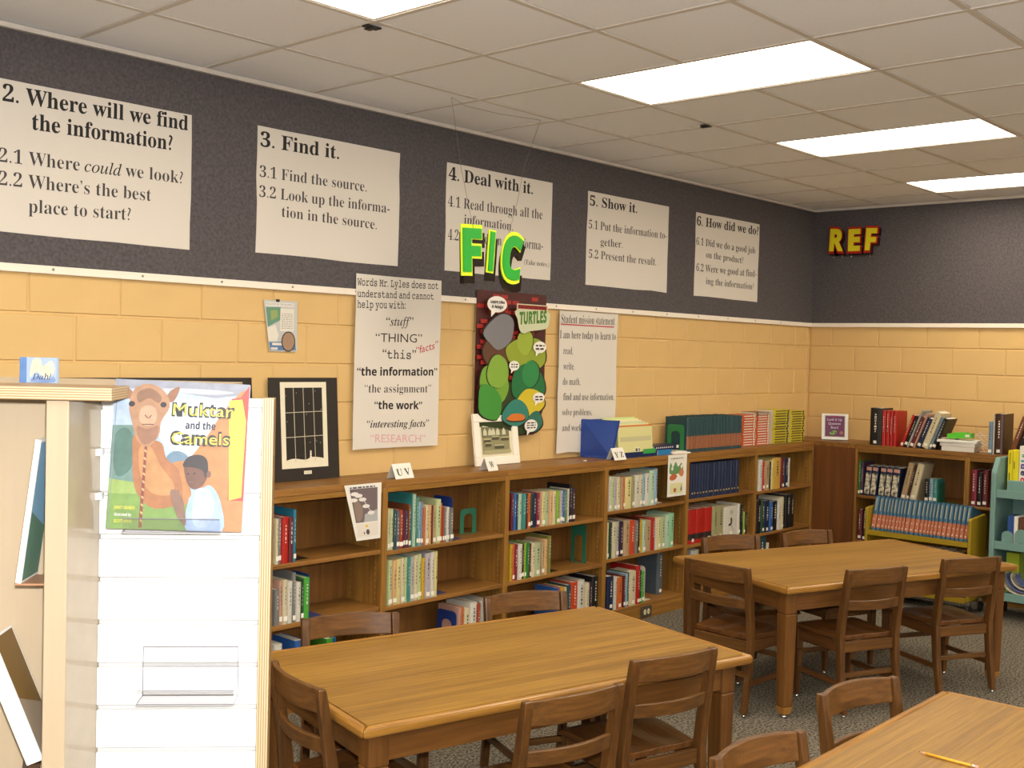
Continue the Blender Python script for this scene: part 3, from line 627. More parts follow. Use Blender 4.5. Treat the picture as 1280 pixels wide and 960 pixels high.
card((-3.065, -.285, 1.0705), R(2), 'Y Z', 'white folded card with letters Y Z before the blue box', .13)

# white photo frame
f = empty('photo_frame', (-4.145, -.098, 1.072), 0, 'white picture frame with old classroom photo leaning on the wall', 'picture frame', rot=(-R(8), 0, R(1)))
fw, fh = .385, .305
g = MB(); bw = .05
g.box(0, fw, 0, .02, 0, bw); g.box(0, fw, 0, .02, fh-bw, fh); g.box(0, bw, 0, .02, bw, fh-bw); g.box(fw-bw, fw, 0, .02, bw, fh-bw)
g.build('frame', mat('frame_white', 'ece5d8', .4), f, .004)
MB().box(bw-.005, fw-bw+.005, .012, .018, bw-.005, fh-bw+.005).build('mat_board', mat('mat_cream', 'd9cfb4', .7), f)
a = Art(.012); x0, z0, x1, z1 = .072, .068, fw-.072, fh-.062
a.rect(x0, z0, x1, z1, '8c8865')
W_, Z_ = x1-x0, z1-z0
X = lambda q: x0+q*W_
Z = lambda q: z0+q*Z_
a.rect(X(0), Z(.55), X(1), Z(1), '6f6d55'); a.rect(X(.05), Z(.9), X(.25), Z(.98), 'c8c4a0'); a.rect(X(.7), Z(.92), X(.85), Z(.98), 'c8c4a0')
for q in (.12, .3, .42, .58, .8): a.poly([(X(q-.07), Z(.62)), (X(q+.07), Z(.62)), (X(q+.06), Z(.76)), (X(q), Z(.86)), (X(q-.06), Z(.76))], 'c5c3a4')
for q, r_, w_ in ((.05, .38, .25), (.35, .46, .25), (.68, .42, .28), (.1, .25, .2), (.42, .16, .34)): a.rect(X(q), Z(r_), X(q+w_), Z(r_+.1), '504d3a'); a.rect(X(q), Z(r_+.09), X(q+w_), Z(r_+.13), 'b3ae84')
a.rect(X(.0), Z(.0), X(1), Z(.12), 'a5a078')
a.build('photograph', f)

# black window pictures
def snow_picture(x0, w, h, label, inner=True):
    t = empty('framed_picture', (x0, -.062, 1.0715), 0, label, 'picture', rot=(-R(4.5), 0, 0))
    MB().box(0, w, 0, .004, 0, h).build('mount_board', BLACK, t)
    if inner:
        a = Art(0); CR = 'd8d0b8'
        u0, v0, u1, v1 = .068, .062, w-.072, h-.022
        a.rect(u0, v0, u1, v1, CR); a.rect(u0+.028, v0+.03, u1-.028, v1-.028, '1d1814')
        iw = u1-u0-.056; ih = v1-v0-.058; bx, bz = u0+.028, v0+.03
        a.blob([(bx, bz), (bx+iw, bz), (bx+iw, bz+.012), (bx+iw*.7, bz+.022), (bx+iw*.5, bz+.01), (bx+iw*.2, bz+.018), (bx, bz+.01)], CR)
        for q in (.24, .5, .77): a.line((bx+iw*q, bz), (bx+iw*q-.004, bz+ih), .0035, 'b9b19a')
        for q in (.335, .665): a.line((bx, bz+ih*q), (bx+iw, bz+ih*q+.004), .0035, 'b9b19a')
        for q in ((.64, .03), (.64, .07), (.64, .10)): a.ell(bx+iw*q[0], bz+.01+ih*q[1], .007-.02*q[1], .009, CR, 10)
        rq = random.Random(5)
        for _ in range(16): a.ell(bx+iw*rq.random(), bz+ih*rq.uniform(.15, 1), .0018, .0018, CR, 6)
        a.rect(w/2-.02, .03, w/2+.028, .047, CR); a.scribble(w/2-.014, .034, w/2+.022, .043, 2, '6a6250', .3)
        a.build('window_print', t)
    else:
        a = Art(0); a.rect(.09, .08, w-.09, h-.045, '3a302a'); a.build('dark_print', t)
    return t
snow_picture(-5.545, .425, .513, 'black mounted picture of a snowy night window on bookcase')
snow_picture(-6.735, 1.095, .513, 'wide black mounted board half hidden behind the camel book', False)

# blue magazine box
t = empty('magazine_box', (-3.11, 0, 1.0705), 0, 'glossy blue cardboard magazine box filled with pale magazines, on bookcase', 'box')
BL = mat('blue_board', '1d3f8c', .22, .5)
b = MB()
b.add([(0, -.03, 0), (.03, -.262, 0), (.10, -.262, .245), (.0, -.03, .245), (.004, -.03, 0), (.034, -.262, 0), (.104, -.262, .245), (.004, -.03, .245)],
      [(0, 1, 2, 3), (7, 6, 5, 4), (0, 4, 5, 1), (1, 5, 6, 2), (2, 6, 7, 3), (3, 7, 4, 0)])
b.build('side_panel', BL, t)
MB().box(.0, .52, -.03, -.026, 0, .24).build('back_panel', BL, t)
MB().box(.036, .52, -.262, -.03, .0, .004).build('bottom_panel', BL, t)
MB().use(mat('dark_blue_board', '1a2850', .3)).box(.036, .52, -.266, -.262, 0, .035).use(mat('label_green', '3a9a4a', .4)).box(.36, .50, -.2668, -.2662, .020, .05).build('front_lip', None, t)
MC = ['cfc98e', 'd3cf9c', 'c4c8a0', 'd8d4b0', 'dfe0a0', 'c8d890']
for k in range(6):
    y = -.255+k*.03; sh = .008*k
    o = MB().box(0, .375-sh*.6, 0, .008+.003*(k % 2), 0, .205+.008*k).build('magazine', mat('magazine_'+MC[k], MC[k], .5), None, .001)
    o.location = (-3.0+sh, y, 1.0752+.0004); o.rotation_euler = (-R(4), 0, 0)
    tag(o, ['front pale green magazine in the blue box, with a barcode', 'second pale magazine from the front in the blue box', 'third pale magazine from the front in the blue box', 'fourth pale magazine from the front in the blue box', 'fifth yellow green magazine from the front in the blue box', 'rearmost magazine in the blue box'][k], 'magazine', 'magazines in the blue box')
    if k == 0:
        a = Art(0); a.rect(.18, .025, .235, .06, 'd8d4c0'); a.scribble(.185, .03, .23, .055, 1, '4a4840', .8); a.rect(.02, .1, .36, .13, 'b9b48a'); a.rect(0, .196, .37, .205, 'cc6a2a'); a.build('cover_print', o)
# flat books right of it
def flatbook(loc, rz, w, dp, t, cov, label, dots=False):
    o = MB().use(cov).box(0, w, 0, dp, 0, .002).box(0, w, 0, dp, t-.002, t).box(0, w, 0, .002, .002, t-.002).build('book'); o.location = loc; o.rotation_euler = (0, 0, rz)
    tag(o, label, 'book', 'books lying flat beside the magazine box')
    MB().box(.003, w-.003, .0022, dp-.003, .0022, t-.0022).build('pages', PAGES, o)
    if dots:
        b = MB()
        for k in range(9): b.box(.02+k*.024, .03+k*.024, -.0012, -.0002, t*.3, t*.7)
        b.box(w-.035, w-.008, -.0013, -.0002, t*.12, t*.9); b.build('spine_print', LTP, o)
flatbook((-2.585, -.27, 1.0705), 0, .16, .17, .034, mat('cover_azure', '2a74ac', .35), 'blue and white book lying flat, lowest beside the magazine box')
flatbook((-2.42, -.275, 1.0705), -R(4), .20, .13, .008, PAPERW, 'thin cream pamphlet lying flat before the green bookend')
flatbook((-2.44, -.28, 1.079), R(3), .19, .12, .007, PAPERW, 'upper thin cream pamphlet, lying crosswise on another pamphlet')
flatbook((-2.60, -.25, 1.1052), R(1), .30, .13, .026, mat('cover_midnight', '1c2146', .35), 'dark blue book with a row of white dots on its spine', True)
# little scrap
tag(MB().box(-3.33, -3.31, -.24, -.228, 1.0705, 1.076).build('eraser_crumb', PAPERW), 'tiny white crumb on the bookcase top left of the Y Z card', 'crumb')

# sign in the corner
t = empty('table_sign', (-.245, -.375, BT+.001), -R(58), 'white easel sign with purple question board sheet in the corner', 'sign')
T = Matrix.Rotation(-R(9), 4, 'X')
b = MB(); b.box(-.105, .105, 0, .008, 0, .215, T); b.box(-.105, .105, -.022, .008, 0, .012, T); b.build('front_panel', WHITE, t, .002)
MB().box(-.08, .08, 0, .006, 0, .2, Matrix.Translation((0, .095, .0)) @ Matrix.Rotation(R(16), 4, 'X')).build('rear_leg', WHITE, t)
a = Art(0)
a.rect(-.08, .025, .08, .2, '8f7a5c'); a.rect(-.074, .031, .074, .194, '5f2350'); a.rect(-.03, .188, .03, .2, '8c1f50')
a.text('Look It Up', 'S', -.06, .158, .055, .02, 'cfc4d0'); a.text('Question', 'S', -.052, .125, .045, .02, 'cfc4d0'); a.text('Board', 'S', -.03, .093, .025, .02, 'cfc4d0')
a.ell(-.012, .06, .03, .016, '6f9a3a', 14, .3); a.ell(-.022, .064, .008, .007, '3a2450', 8); a.ell(.004, .06, .007, .006, '3a2450', 8); a.ell(.052, .06, .014, .014, '9a5a50', 12)
a.mb.v = [tuple(T @ Vector(v)) for v in a.mb.v]; a.build('sheet', t)

# ---- books on the back-wall bookcase top (local frame: x -> -y world)
def bb(y0, y1, h, dp, col, label, tilt=0, sty='', z=BT+.0006, x=-.43, grp='books standing on the back bookcase top', stick=True):
    """book on the back wall bookcases between y0 and y1 (metres from the left wall)"""
    t = y1-y0; zz = z+(t/2*abs(sin(tilt)) if tilt else 0)
    return book((x, -(y0+y1)/2, zz), t, h, dp, col, label, grp, sty, rz=-pi/2, tilt=0, stick=stick, rn=rb) if not tilt else leanbook(y0, t, h, dp, col, label, tilt, sty, z, x, grp, stick)
def leanbook(y0, t, h, dp, col, label, tilt, sty, z, x, grp, stick):
    o = book((0, 0, 0), t, h, dp, col, label, grp, sty, stick=stick, rn=rb)
    # pivot on the lower right corner
    o.matrix_world = Matrix.Translation((x, -(y0+t), z)) @ Matrix.Rotation(-pi/2, 4, 'Z') @ Matrix.Rotation(tilt, 4, 'Y') @ Matrix.Translation((-t/2, 0, 0))
    return o
bb(.758, .852, .288, .2, 'black', 'thick black volume, leftmost on the back bookcase top')
for k, (a_, b_) in enumerate(((.854, .886), (.887, .917), (.918, .944), (.945, .972))):
    bb(a_, b_, .272, .19, 'red', 'red bound volume, %s of four standing upright on the back bookcase' % ORD[k], stick=False)
LB = [(.022, .262, 'red', 'leaning red book beside the four upright red volumes'), (.026, .255, 'black', 'leaning black book with pale label, right of leaning red book'), (.014, .305, 'light grey', 'thin pale grey leaning book with raised top'),
      (.03, .25, 'maroon', 'leaning dark red picture book between two pale books'), (.014, .28, 'pink', 'thin pinkish leaning book in the leaning row'), (.042, .24, 'navy', 'leaning navy book in the middle of the leaning row'),
      (.05, .29, 'cream', 'thick cream leaning book in the leaning row'), (.022, .255, 'steel blue', 'leaning grey blue book right of the thick cream one'), (.03, .25, 'black', 'last leaning black book behind the white paper stack')]
y = 1.0
for n, (t_, h_, c_, l_) in enumerate(LB):
    y += t_/cos(R(20))+.001
    bb(y-t_, y, h_, .19, c_, l_, R(20)+n*.002, x=-.43+.01*(n % 2), stick=(n not in (2, 4)))
# paper stack, green box, wire rack
def slab(nm, loc, rz, w, dp, h, mt, label, cat, grp=None):
    o = MB().box(-w/2, w/2, -dp/2, dp/2, 0, h).build(nm, mt, None, .002); o.location = loc; o.rotation_euler = (0, 0, rz); return tag(o, label, cat, grp)
sy = -1.437
slab('paper_tray', (-.36, sy, BT+.001), -pi/2+R(8), .23, .17, .036, mat('pad_white', 'cfc9bf', .7), 'lowest white box of the stack on the back bookcase', 'box', 'white boxes stacked on the back bookcase')
slab('paper_tray', (-.355, sy, BT+.0375), -pi/2+R(5), .25, .18, .028, mat('pad_white', 'cfc9bf', .7), 'middle white box of the stack on the back bookcase', 'box', 'white boxes stacked on the back bookcase')
slab('paper_tray', (-.36, sy+.01, BT+.066), -pi/2+R(10), .28, .19, .018, mat('pad_pale', 'd9d5cc', .7), 'topmost white tray of the stack on the back bookcase', 'box', 'white boxes stacked on the back bookcase')
slab('wallet', (-.36, sy+.075, BT+.0848), -pi/2, .1, .1, .012, mat('pale_rose', 'b59a8c', .7), 'small dull pink pad on the white stack under the green box', 'pad')
o = MB().use(mat('vivid_green', '52b52a', .4)).box(-.085, .085, -.05, .05, 0, .035).box(-.05, .05, -.04, .04, .035, .042).use(LTP).box(.045, .075, -.052, -.0505, .008, .028).build('green_box', None, None, .003)
o.location = (-.37, sy-.005, BT+.0975); o.rotation_euler = (0, R(-4), -pi/2+R(6)); tag(o, 'bright green plastic box lying on the white stack', 'box')
t = empty('wire_rack', (-.30, -1.555, BT+.001), -pi/2, 'white wire book easel lying beside the paper stack', 'rack')
b = MB(); rr = .0022
b.tube([(-.05, 0, .10), (.09, 0, .03), (.10, .06, .03), (-.02, .06, .14), (-.05, 0, .10)], rr); b.tube([(.10, 0, .10), (-.02, 0, .004), (-.04, .08, .004)], rr)
b.build('wire', WHITE, t)
b = MB(); b.tube([(-.03, .0, .13), (.09, .03, .02), (.02, .05, .003), (-.05, .04, .08)], rr); b.tube([(.0, -.02, .003), (.11, -.02, .003), (.11, .05, .003), (.05, .08, .12), (.0, .0, .12)], rr); b.build('wire', WHITE, t)
# books right of the rack
bb(1.662, 1.692, .235, .19, 'steel blue', 'grey blue paperback, leftmost of the books beside the wire rack')
bb(1.694, 1.704, .29, .2, 'white', 'thin white book between grey blue and brown books', stick=False)
bb(1.706, 1.768, .295, .2, 'dark brown', 'thick dark brown volume with pale label on the back bookcase')
y = 1.80
for n, (t_, h_, c_, l_) in enumerate([(.04, .29, 'brown', 'leaning brown book behind the yellow video boxes'), (.04, .31, 'black', 'leaning black book with white title behind the yellow boxes'), (.045, .30, 'light grey', 'leaning pale grey book, rightmost on the back bookcase')]):
    y += t_/cos(R(18))+.001
    bb(y-t_, y, h_, .19, c_, l_, R(18))
# shelf books of the first back case
zb = BZ+.0006
G1 = 'books on the upper shelf of the back bookcase'
bb(.676, .694, .265, .2, 'green', 'green book, leftmost on the back bookcase shelf', z=zb, x=-.425, grp=G1)
bb(.696, .716, .258, .2, 'purple', 'purple book, second from left on the back bookcase shelf', z=zb, x=-.425, grp=G1)
y = .72
for k in range(5):
    t_ = .05 if k < 4 else .058
    y += t_/cos(R(5))+.0012+(.014 if k == 2 else 0)
    bb(y-t_, y, .235, .19, 'navy', 'black and white photo spine volume with pink band, %s of five' % ORD[k], R(5), 'pic', zb, -.425, 'five matching photo spine volumes', False)
for n, (t_, h_, c_, l_) in enumerate([(.045, .285, 'tan', 'leaning tan book right of the five matching volumes'), (.022, .275, 'dark brown', 'leaning dark book between two tan books'), (.052, .285, 'cream', 'leaning thick cream book on the back bookcase shelf')]):
    y += t_/cos(R(12))+(.016 if n == 0 else .001)
    bb(y-t_, y, h_, .19, c_, l_, R(12), z=zb, x=-.425, grp=G1)
bb(1.206, 1.238, .175, .13, 'black', 'short black book, left of the short light blue one', z=zb, x=-.425, grp=G1)
bb(1.24, 1.27, .178, .13, 'light blue', 'short light blue book on the back bookcase shelf', z=zb, x=-.425, grp=G1)
bb(1.272, 1.302, .178, .13, 'teal', 'short teal green book, rightmost of the short trio', z=zb, x=-.425, grp=G1)
bookend((-.40, -1.306, BZ+.0005), -pi/2, .12, .15, BGR, 'dark green bookend on the back bookcase shelf', False, .1).location = (-.41, -1.306, BZ+.0005)
zb2 = BZ+.0106
G2 = 'books on the shelf behind the teal cart'
bb(1.548, 1.592, .265, .2, 'crimson', 'crimson book with pale title, leftmost behind the teal cart', z=zb2, x=-.425, grp=G2)
bb(1.594, 1.63, .25, .2, 'black', 'black book beside the crimson book behind the teal cart', z=zb2, x=-.425, grp=G2)
bb(1.632, 1.67, .27, .2, 'maroon', 'dark maroon book partly hidden behind the teal cart', z=zb2, x=-.425, grp=G2)
# lower shelf of the first back case
for n, (a_, b_, h_, c_) in enumerate([(.68, .72, .24, 'maroon'), (.722, .76, .25, 'black'), (.762, .80, .25, 'dark brown'), (.802, .85, .24, 'navy')]):
    bb(a_, b_, h_, .2, c_, '%s book, %s from left, low behind the mustard cart' % (c_, ORD[n]), z=.3306, x=-.425, grp='books on the lower shelf of the back bookcase')

# ================================================================ TABLES AND CHAIRS
def table(loc, rz, L, Wd, h, label):
    t = empty('library_table', loc, rz, label, 'table', 'oak library tables')
    e = .03
    MB().box(-L/2+e, L/2-e, -Wd/2+e, Wd/2-e, h-.03, h).build('tabletop', TABLE, t)
    for s in (-1, 1):
        a = MB(); y0, y1 = s*Wd/2, s*(Wd/2-e+.0002)
        pts = [(-L/2, y0), (L/2, y0), (L/2-e, y1), (-L/2+e, y1)]
        if s > 0: pts = pts[::-1]
        a.hexa([(x, y, h-.032) for x, y in pts], [(x, y, h+.0006) for x, y in pts]); a.build('edge_band', TABLEE, t, .009)
        a = MB(); x0, x1 = s*L/2, s*(L/2-e+.0002)
        pts = [(x0, Wd/2), (x0, -Wd/2), (x1, -Wd/2+e), (x1, Wd/2-e)]
        if s > 0: pts = pts[::-1]
        a.hexa([(x, y, h-.032) for x, y in pts], [(x, y, h+.0006) for x, y in pts]); a.build('edge_band', TABLEEY, t, .009)
    lw = .07; ix = L/2-.045-lw; iy = Wd/2-.045-lw
    for sx in (-1, 1):
        for sy in (-1, 1):
            xa, ya = sx*(ix+lw/2), sy*(iy+lw/2)
            b = MB(); w0, w1 = lw/2, .029
            q = lambda w, z, o=0: [(xa-w, ya-w, z), (xa+w, ya-w, z), (xa+w, ya+w, z), (xa-w, ya+w, z)]
            b.hexa(q(w1, .055), q(w0, h-.14)); b.hexa(q(w0, h-.1399), q(w0, h-.0325))
            lg = b.build('leg', TLEG, t, .006)
            b = MB(); b.hexa(q(w1-.008, .018), q(w1+.001, .0549)); b.build('leg_tip', mat('tip_oak', '9a6a2c', .4), lg, .003)
            MB().tube([(xa, ya, 0), (xa, ya, .006), (xa, ya, .0179)], [.014, .014, .006], 10).build('glide', METAL, lg)
    for s in (-1, 1):
        MB().box(-ix-.0, ix, s*(iy+lw*.62), s*(iy+lw*.92), h-.125, h-.0325).build('apron', TAPR, t, .002)
        MB().box(s*(ix+lw*.62), s*(ix+lw*.92), -iy, iy, h-.125, h-.0325).build('apron', TAPRY, t, .002)
    return t
TH = .65
table((-5.829, -1.887, 0), R(-12.8), 1.60, .914, TH, 'nearest whole library table, in the middle of the photo')
table((-3.049, -1.848, 0), R(-19), 1.66, .90, TH, 'far library table on the right, in front of the mustard cart')
table((-5.85, -3.625, 0), 0, 1.60, .914, TH, 'library table cut off at the bottom right, with a pencil on it')

def make_chair():
    t = empty('library_chair', (0, 0, 0))
    Hc = .725
    for s in (-1, 1):
        # rear post: foot raked back, kinked at the seat, back raked
        prof = [(-.200, 0.014, .030), (-.170, .20, .036), (-.155, .37, .044), (-.168, .48, .040), (-.205, Hc-.02, .030), (-.2075, Hc, .024)]
        b = MB(); rings = []
        for y, z, dpt in prof:
            x0, x1 = s*.160, s*.190
            rings.append([(min(x0, x1), y-dpt/2, z), (max(x0, x1), y-dpt/2, z), (max(x0, x1), y+dpt/2, z), (min(x0, x1), y+dpt/2, z)])
        vs = [v for q in rings for v in q]; fs = [(3, 2, 1, 0)]+[tuple(4*(len(rings)-1)+k for k in range(4))]
        for i in range(len(rings)-1):
            for k in range(4): fs.append((4*i+k, 4*i+(k+1) % 4, 4*i+4+(k+1) % 4, 4*i+4+k))
        b.add(vs, fs); lg = b.build('leg', BEECHZ, t, .004)
        MB().tube([(s*.175, -.200, 0), (s*.175, -.200, .006), (s*.175, -.200, .015)], [.010, .010, .004], 8).build('glide', METAL, lg)
        # front leg, tapered
        b = MB(); q = lambda w, z: [(s*.172-w, .158-w, z), (s*.172+w, .158-w, z), (s*.172+w, .158+w, z), (s*.172-w, .158+w, z)]
        b.hexa(q(.011, .014), q(.018, .25)); b.hexa(q(.018, .2501), q(.018, .358)); lg = b.build('leg', BEECHZ, t, .003)
        MB().tube([(s*.172, .158, 0), (s*.172, .158, .006), (s*.172, .158, .015)], [.010, .010, .004], 8).build('glide', METAL, lg)
        MB().box(s*.172-.010, s*.172+.010, -.140, .140, .305, .358).build('side_rail', BEECHY, t, .003)
        MB().box(s*.174-.009, s*.174+.009, -.158, .146, .140, .165).build('stretcher', BEECHY, t, .003)
    MB().box(-.155, .155, -.170, -.150, .180, .205).build('stretcher', BEECHX, t, .003)
    MB().box(-.155, .155, .150, .166, .22, .245).build('stretcher', BEECHX, t, .003)
    MB().box(-.153, .153, -.168, -.148, .305, .358).build('rear_rail', BEECHX, t, .002)
    MB().box(-.153, .153, .152, .170, .305, .358).build('front_rail', BEECHX, t, .002)
    # curved back rails
    for z0, z1, yb, nm in ((Hc-.078, Hc-.001, -.200, 'crest_rail'), (.520, .568, -.180, 'back_rail')):
        pts = [(x/10*.1605, yb-.030*(1-(x/10)**2)) for x in range(-10, 11)]
        b = MB(); b.sweep(pts, .0085, z0, z1)
        if nm == 'crest_rail': b.v = [(x, y-(z-z0)*.13, z+(.006*(1-(x/.16)**2) if z > z0+.01 else 0)) for x, y, z in b.v]
        else: b.v = [(x, y-(z-z0)*.13, z) for x, y, z in b.v]
        b.build(nm, BEECHX, t, .003)
    # saddle seat
    nx, ny = 16, 14; vs = []; fs = []
    def top(x, y):
        w = math.exp(-((abs(x)-.075)/.055)**2)*math.exp(-((y+.02)/.10)**2)
        return .385-.012*w-.014*max(0, (y-.14)/.06)**2
    for side in (0, 1):
        for j in range(ny+1):
            y = -.145+j/ny*.345
            hw = .158+.034*min(1, (y+.145)/.2)
            for i in range(nx+1):
                x = (i/nx*2-1)*hw
                yy = y+(.012*(1-(x/hw)**2) if j == ny else 0)
                vs.append((x, yy, top(x, y) if side == 0 else .3585))
    N = (nx+1)*(ny+1)
    for j in range(ny):
        for i in range(nx):
            a = j*(nx+1)+i; fs.append((a, a+1, a+nx+2, a+nx+1)); fs.append((N+a, N+a+nx+1, N+a+nx+2, N+a+1))
    for i in range(nx):
        fs.append((i, N+i, N+i+1, i+1)); a = ny*(nx+1)+i; fs.append((a, a+1, N+a+1, N+a))
    for j in range(ny):
        a = j*(nx+1); fs.append((a, a+nx+1, N+a+nx+1, N+a)); a += nx; fs.append((a, N+a, N+a+nx+1, a+nx+1))
    MB().add(vs, fs).build('seat', BEECHY, t, .004)
    return t
chair0 = make_chair()
# centre of the top of the back (x, y), heading of the back's left-to-right line, label
CH = [(-6.18, -2.512, -12.4, 'wooden chair at bottom centre, left of two on the near side of the middle table'),
      (-5.59, -2.471, -14.5, 'wooden chair at the right near corner of the middle table'),
      (-3.51, -2.247, -23, 'left one of two wooden chairs on the near side of the far table'),
      (-2.835, -2.457, -27, 'right one of two wooden chairs on the near side of the far table'),
      (-4.035, -1.640, -92.3, 'wooden chair tucked into the left end of the far table'),
      (-6.687, -1.786, -102.7, 'wooden chair at the left end of the middle table, beside the white display'),
      (-6.055, -1.295, 156, 'wooden chair behind the middle table, below the leftmost visible bookcase'),
      (-5.262, -1.475, 157, 'wooden chair behind the middle table, right one of two'),
      (-3.245, -1.235, 155, 'wooden chair behind the far table, left one of two'),
      (-2.725, -1.43, 160, 'wooden chair behind the far table, right one of two'),
      (-5.455, -3.045, 168, 'wooden chair on the far side of the table with the pencil'),
      (-6.16, -3.10, 172, 'wooden chair at the bottom edge of the photo, left of the pencil table')]
for n, (x, y, a, lb) in enumerate(CH):
    o = chair0 if n == 0 else copy_tree(chair0)
    a = R(a)
    # back top is at local (0, -.2225)
    o.location = (x-.2225*sin(a), y+.2225*cos(a), 0); o.rotation_euler = (0, 0, a)
    tag(o, lb, 'chair', 'wooden library chairs')

# pencil
t = empty('pencil', (-5.7115, -3.441, TH+.0046), R(-90), 'yellow pencil with pink eraser lying on the table at bottom right', 'pencil')
L_ = .17
MB().tube([(-.062, 0, 0), (.062, 0, 0)], .0037, 6).build('barrel', mat('pencil_yellow', 'e0a02c', .35), t)
MB().tube([(-.0622, 0, 0), (-.078, 0, 0)], [.0035, .0012], 6).build('sharpened_tip', mat('pencil_wood', 'c49a6a', .6), t)
MB().tube([(-.0782, 0, 0), (-.082, 0, 0)], [.0012, .0003], 6).build('lead', INK, t)
MB().tube([(.0622, 0, 0), (.072, 0, 0)], .0038, 10).build('ferrule', mat('ferrule_metal', 'd8cfb8', .3, metal=.8), t)
MB().tube([(.0722, 0, 0), (.081, 0, 0)], .0037, 10).build('eraser', mat('eraser_pink', 'e0968c', .7), t)

# outlet on the kick board
t = empty('power_outlet', (-2.715, -.3005, .046), 0, 'dark power outlet with two cream sockets low on the Y Z bookcase', 'outlet')
MB().box(-.058, .058, -.006, 0, -.036, .036).build('cover_plate', mat('outlet_brown', '4a423a', .5), t, .002)
for s in (-1, 1):
    b = MB(); P = [(s*.02+.0135*cos(2*pi*k/12), .018*sin(2*pi*k/12)) for k in range(12)]; b.prism(P, -.0085, -.0062); sk = b.build('socket', mat('socket_cream', 'dccfa4', .5), t)
    MB().box(s*.02-.006, s*.02-.004, -.0092, -.0086, -.004, .006).box(s*.02+.004, s*.02+.006, -.0092, -.0086, -.004, .006).build('slot', INK, sk)

# ================================================================ BOOK CARTS
# mustard cart: local x -> right (world -y), local y -> back (world +x)
t = empty('book_cart', (-1.0, -1.005, 0), -pi/2, 'mustard yellow metal book cart filled with blue and salmon volumes', 'book cart')
CW = .765; CDp = .30
for x0 in (0, CW-.022):
    pts = [(.0, .10), (CDp, .10), (CDp, .665), (CDp-.03, .685), (.012, .672), (0, .66)]
    MB().xprism([(y, z) for y, z in pts], x0, x0+.022).build('end_panel', YEL_METAL, t, .004)
def tray(z, nm='shelf', slope=.0):
    b = MB(); b.box(.0225, CW-.0225, .0, .004, z-.038, z)
    b.hexa([(.0225, .004, z-.014), (CW-.0225, .004, z-.014), (CW-.0225, CDp-.004, z-.014-slope), (.0225, CDp-.004, z-.014-slope)], [(.0225, .004, z-.008), (CW-.0225, .004, z-.008), (CW-.0225, CDp-.004, z-.008-slope), (.0225, CDp-.004, z-.008-slope)])
    b; b.box(.0225, CW-.0225, CDp-.004, CDp, z-.04, z+.03)
    b.build(nm, YEL_METAL, t, .0015)
tray(.512, slope=.088); tray(.31); tray(.125)
MB().box(.0225, CW-.0225, .012, .2, .118, .121).build('shelf_liner', mat('liner_grey', '4a4a48', .6), t)
for x in (.011, CW-.011):
    for y in (.04, CDp-.04):
        c = MB(); c.xprism([(y+.035*cos(2*pi*k/14), .036+.035*sin(2*pi*k/14)) for k in range(14)], x-.009, x+.009); w = c.build('caster', mat('caster_black', '1b1a19', .5), t)
        MB().box(x-.0115, x+.0115, y-.012, y+.012, .0725, .0995).build('caster_fork', METAL, w)
rc = random.Random(9)
n = 24; xw = (CW-.060)/n; x = .028
WD = [1.35, 1.2, 1, .8, .8, 1, .85, .75, .8, 1.25, 1.25, 1.2, 1, .9, .8, .8, .9, 1.1, 1.15, 1.15, 1, 1, 1.1, 1.05]
k_ = (CW-.062)/sum(WD)
for k in range(n):
    w = WD[k]*k_
    o = book((0, 0, 0), w-.0008, .252, .19, 'navy', 'blue and salmon encyclopedia volume, %s from left on the mustard cart' % ORD[k], 'encyclopedias on the mustard cart', 'enb', stick=False, rn=rc)
    wx, wy = -1.0+.03, -1.005-(x+w/2)
    o.matrix_world = Matrix.Translation((wx, wy, .506)) @ Matrix.Rotation(-pi/2, 4, 'Z') @ Matrix.Rotation(-R(17), 4, 'X') @ Matrix.Translation((0, 0, .004))
    x += w
for n, (x0, x1, h_, c_) in enumerate([(.40, .44, .125, 'white'), (.445, .50, .12, 'light grey'), (.505, .53, .13, 'white'), (.535, .56, .12, 'cream'), (.565, .60, .13, 'white'), (.61, .68, .115, 'brown')]):
    book((-.96, -1.005-(x0+x1)/2, .3025), x1-x0, h_, .15, c_, 'low %s book, %s from left on the mustard cart middle shelf' % (c_, ORD[n]), 'books on the cart middle shelf', rz=-pi/2, rn=rc)

# teal cart
TX, TY = -.92, -1.862
t = empty('book_cart', (TX, TY, 0), -pi/2, 'pale teal metal book cart at the right edge of the photo', 'book cart')
TW = .92; TD = .36
for x0 in (0, TW-.035):
    pts = [(0, .10), (TD, .10), (TD, 1.0), (TD-.08, 1.10), (.07, 1.10), (0, 1.0)]
    MB().xprism(pts, x0, x0+.035).build('end_panel', TEAL_METAL, t, .006)
for z in (.886, .536, .19):
    b = MB(); b.box(.0355, TW-.0355, .004, .010, z-.055, z+.0); b.box(.0355, TW-.0355, .010, TD-.01, z-.02, z-.014)
    b.build('shelf', TEAL_METAL, t, .002)
MB().box(.0355, TW-.0355, TD-.009, TD-.004, .12, .98).build('back_panel', TEAL_METAL, t)
MB().box(.08, TW-.10, .09, .15, .8725, .945).build('step_box', TEAL_METAL, t, .002)
for x in (.0175, TW-.0175):
    for y in (.05, TD-.05):
        c = MB(); c.xprism([(y+.035*cos(2*pi*k/14), .036+.035*sin(2*pi*k/14)) for k in range(14)], x-.010, x+.010); w = c.build('caster', mat('caster_black', '1b1a19', .5), t)
        MB().box(x-.0125, x+.0125, y-.012, y+.012, .0725, .0995).build('caster_fork', METAL, w)
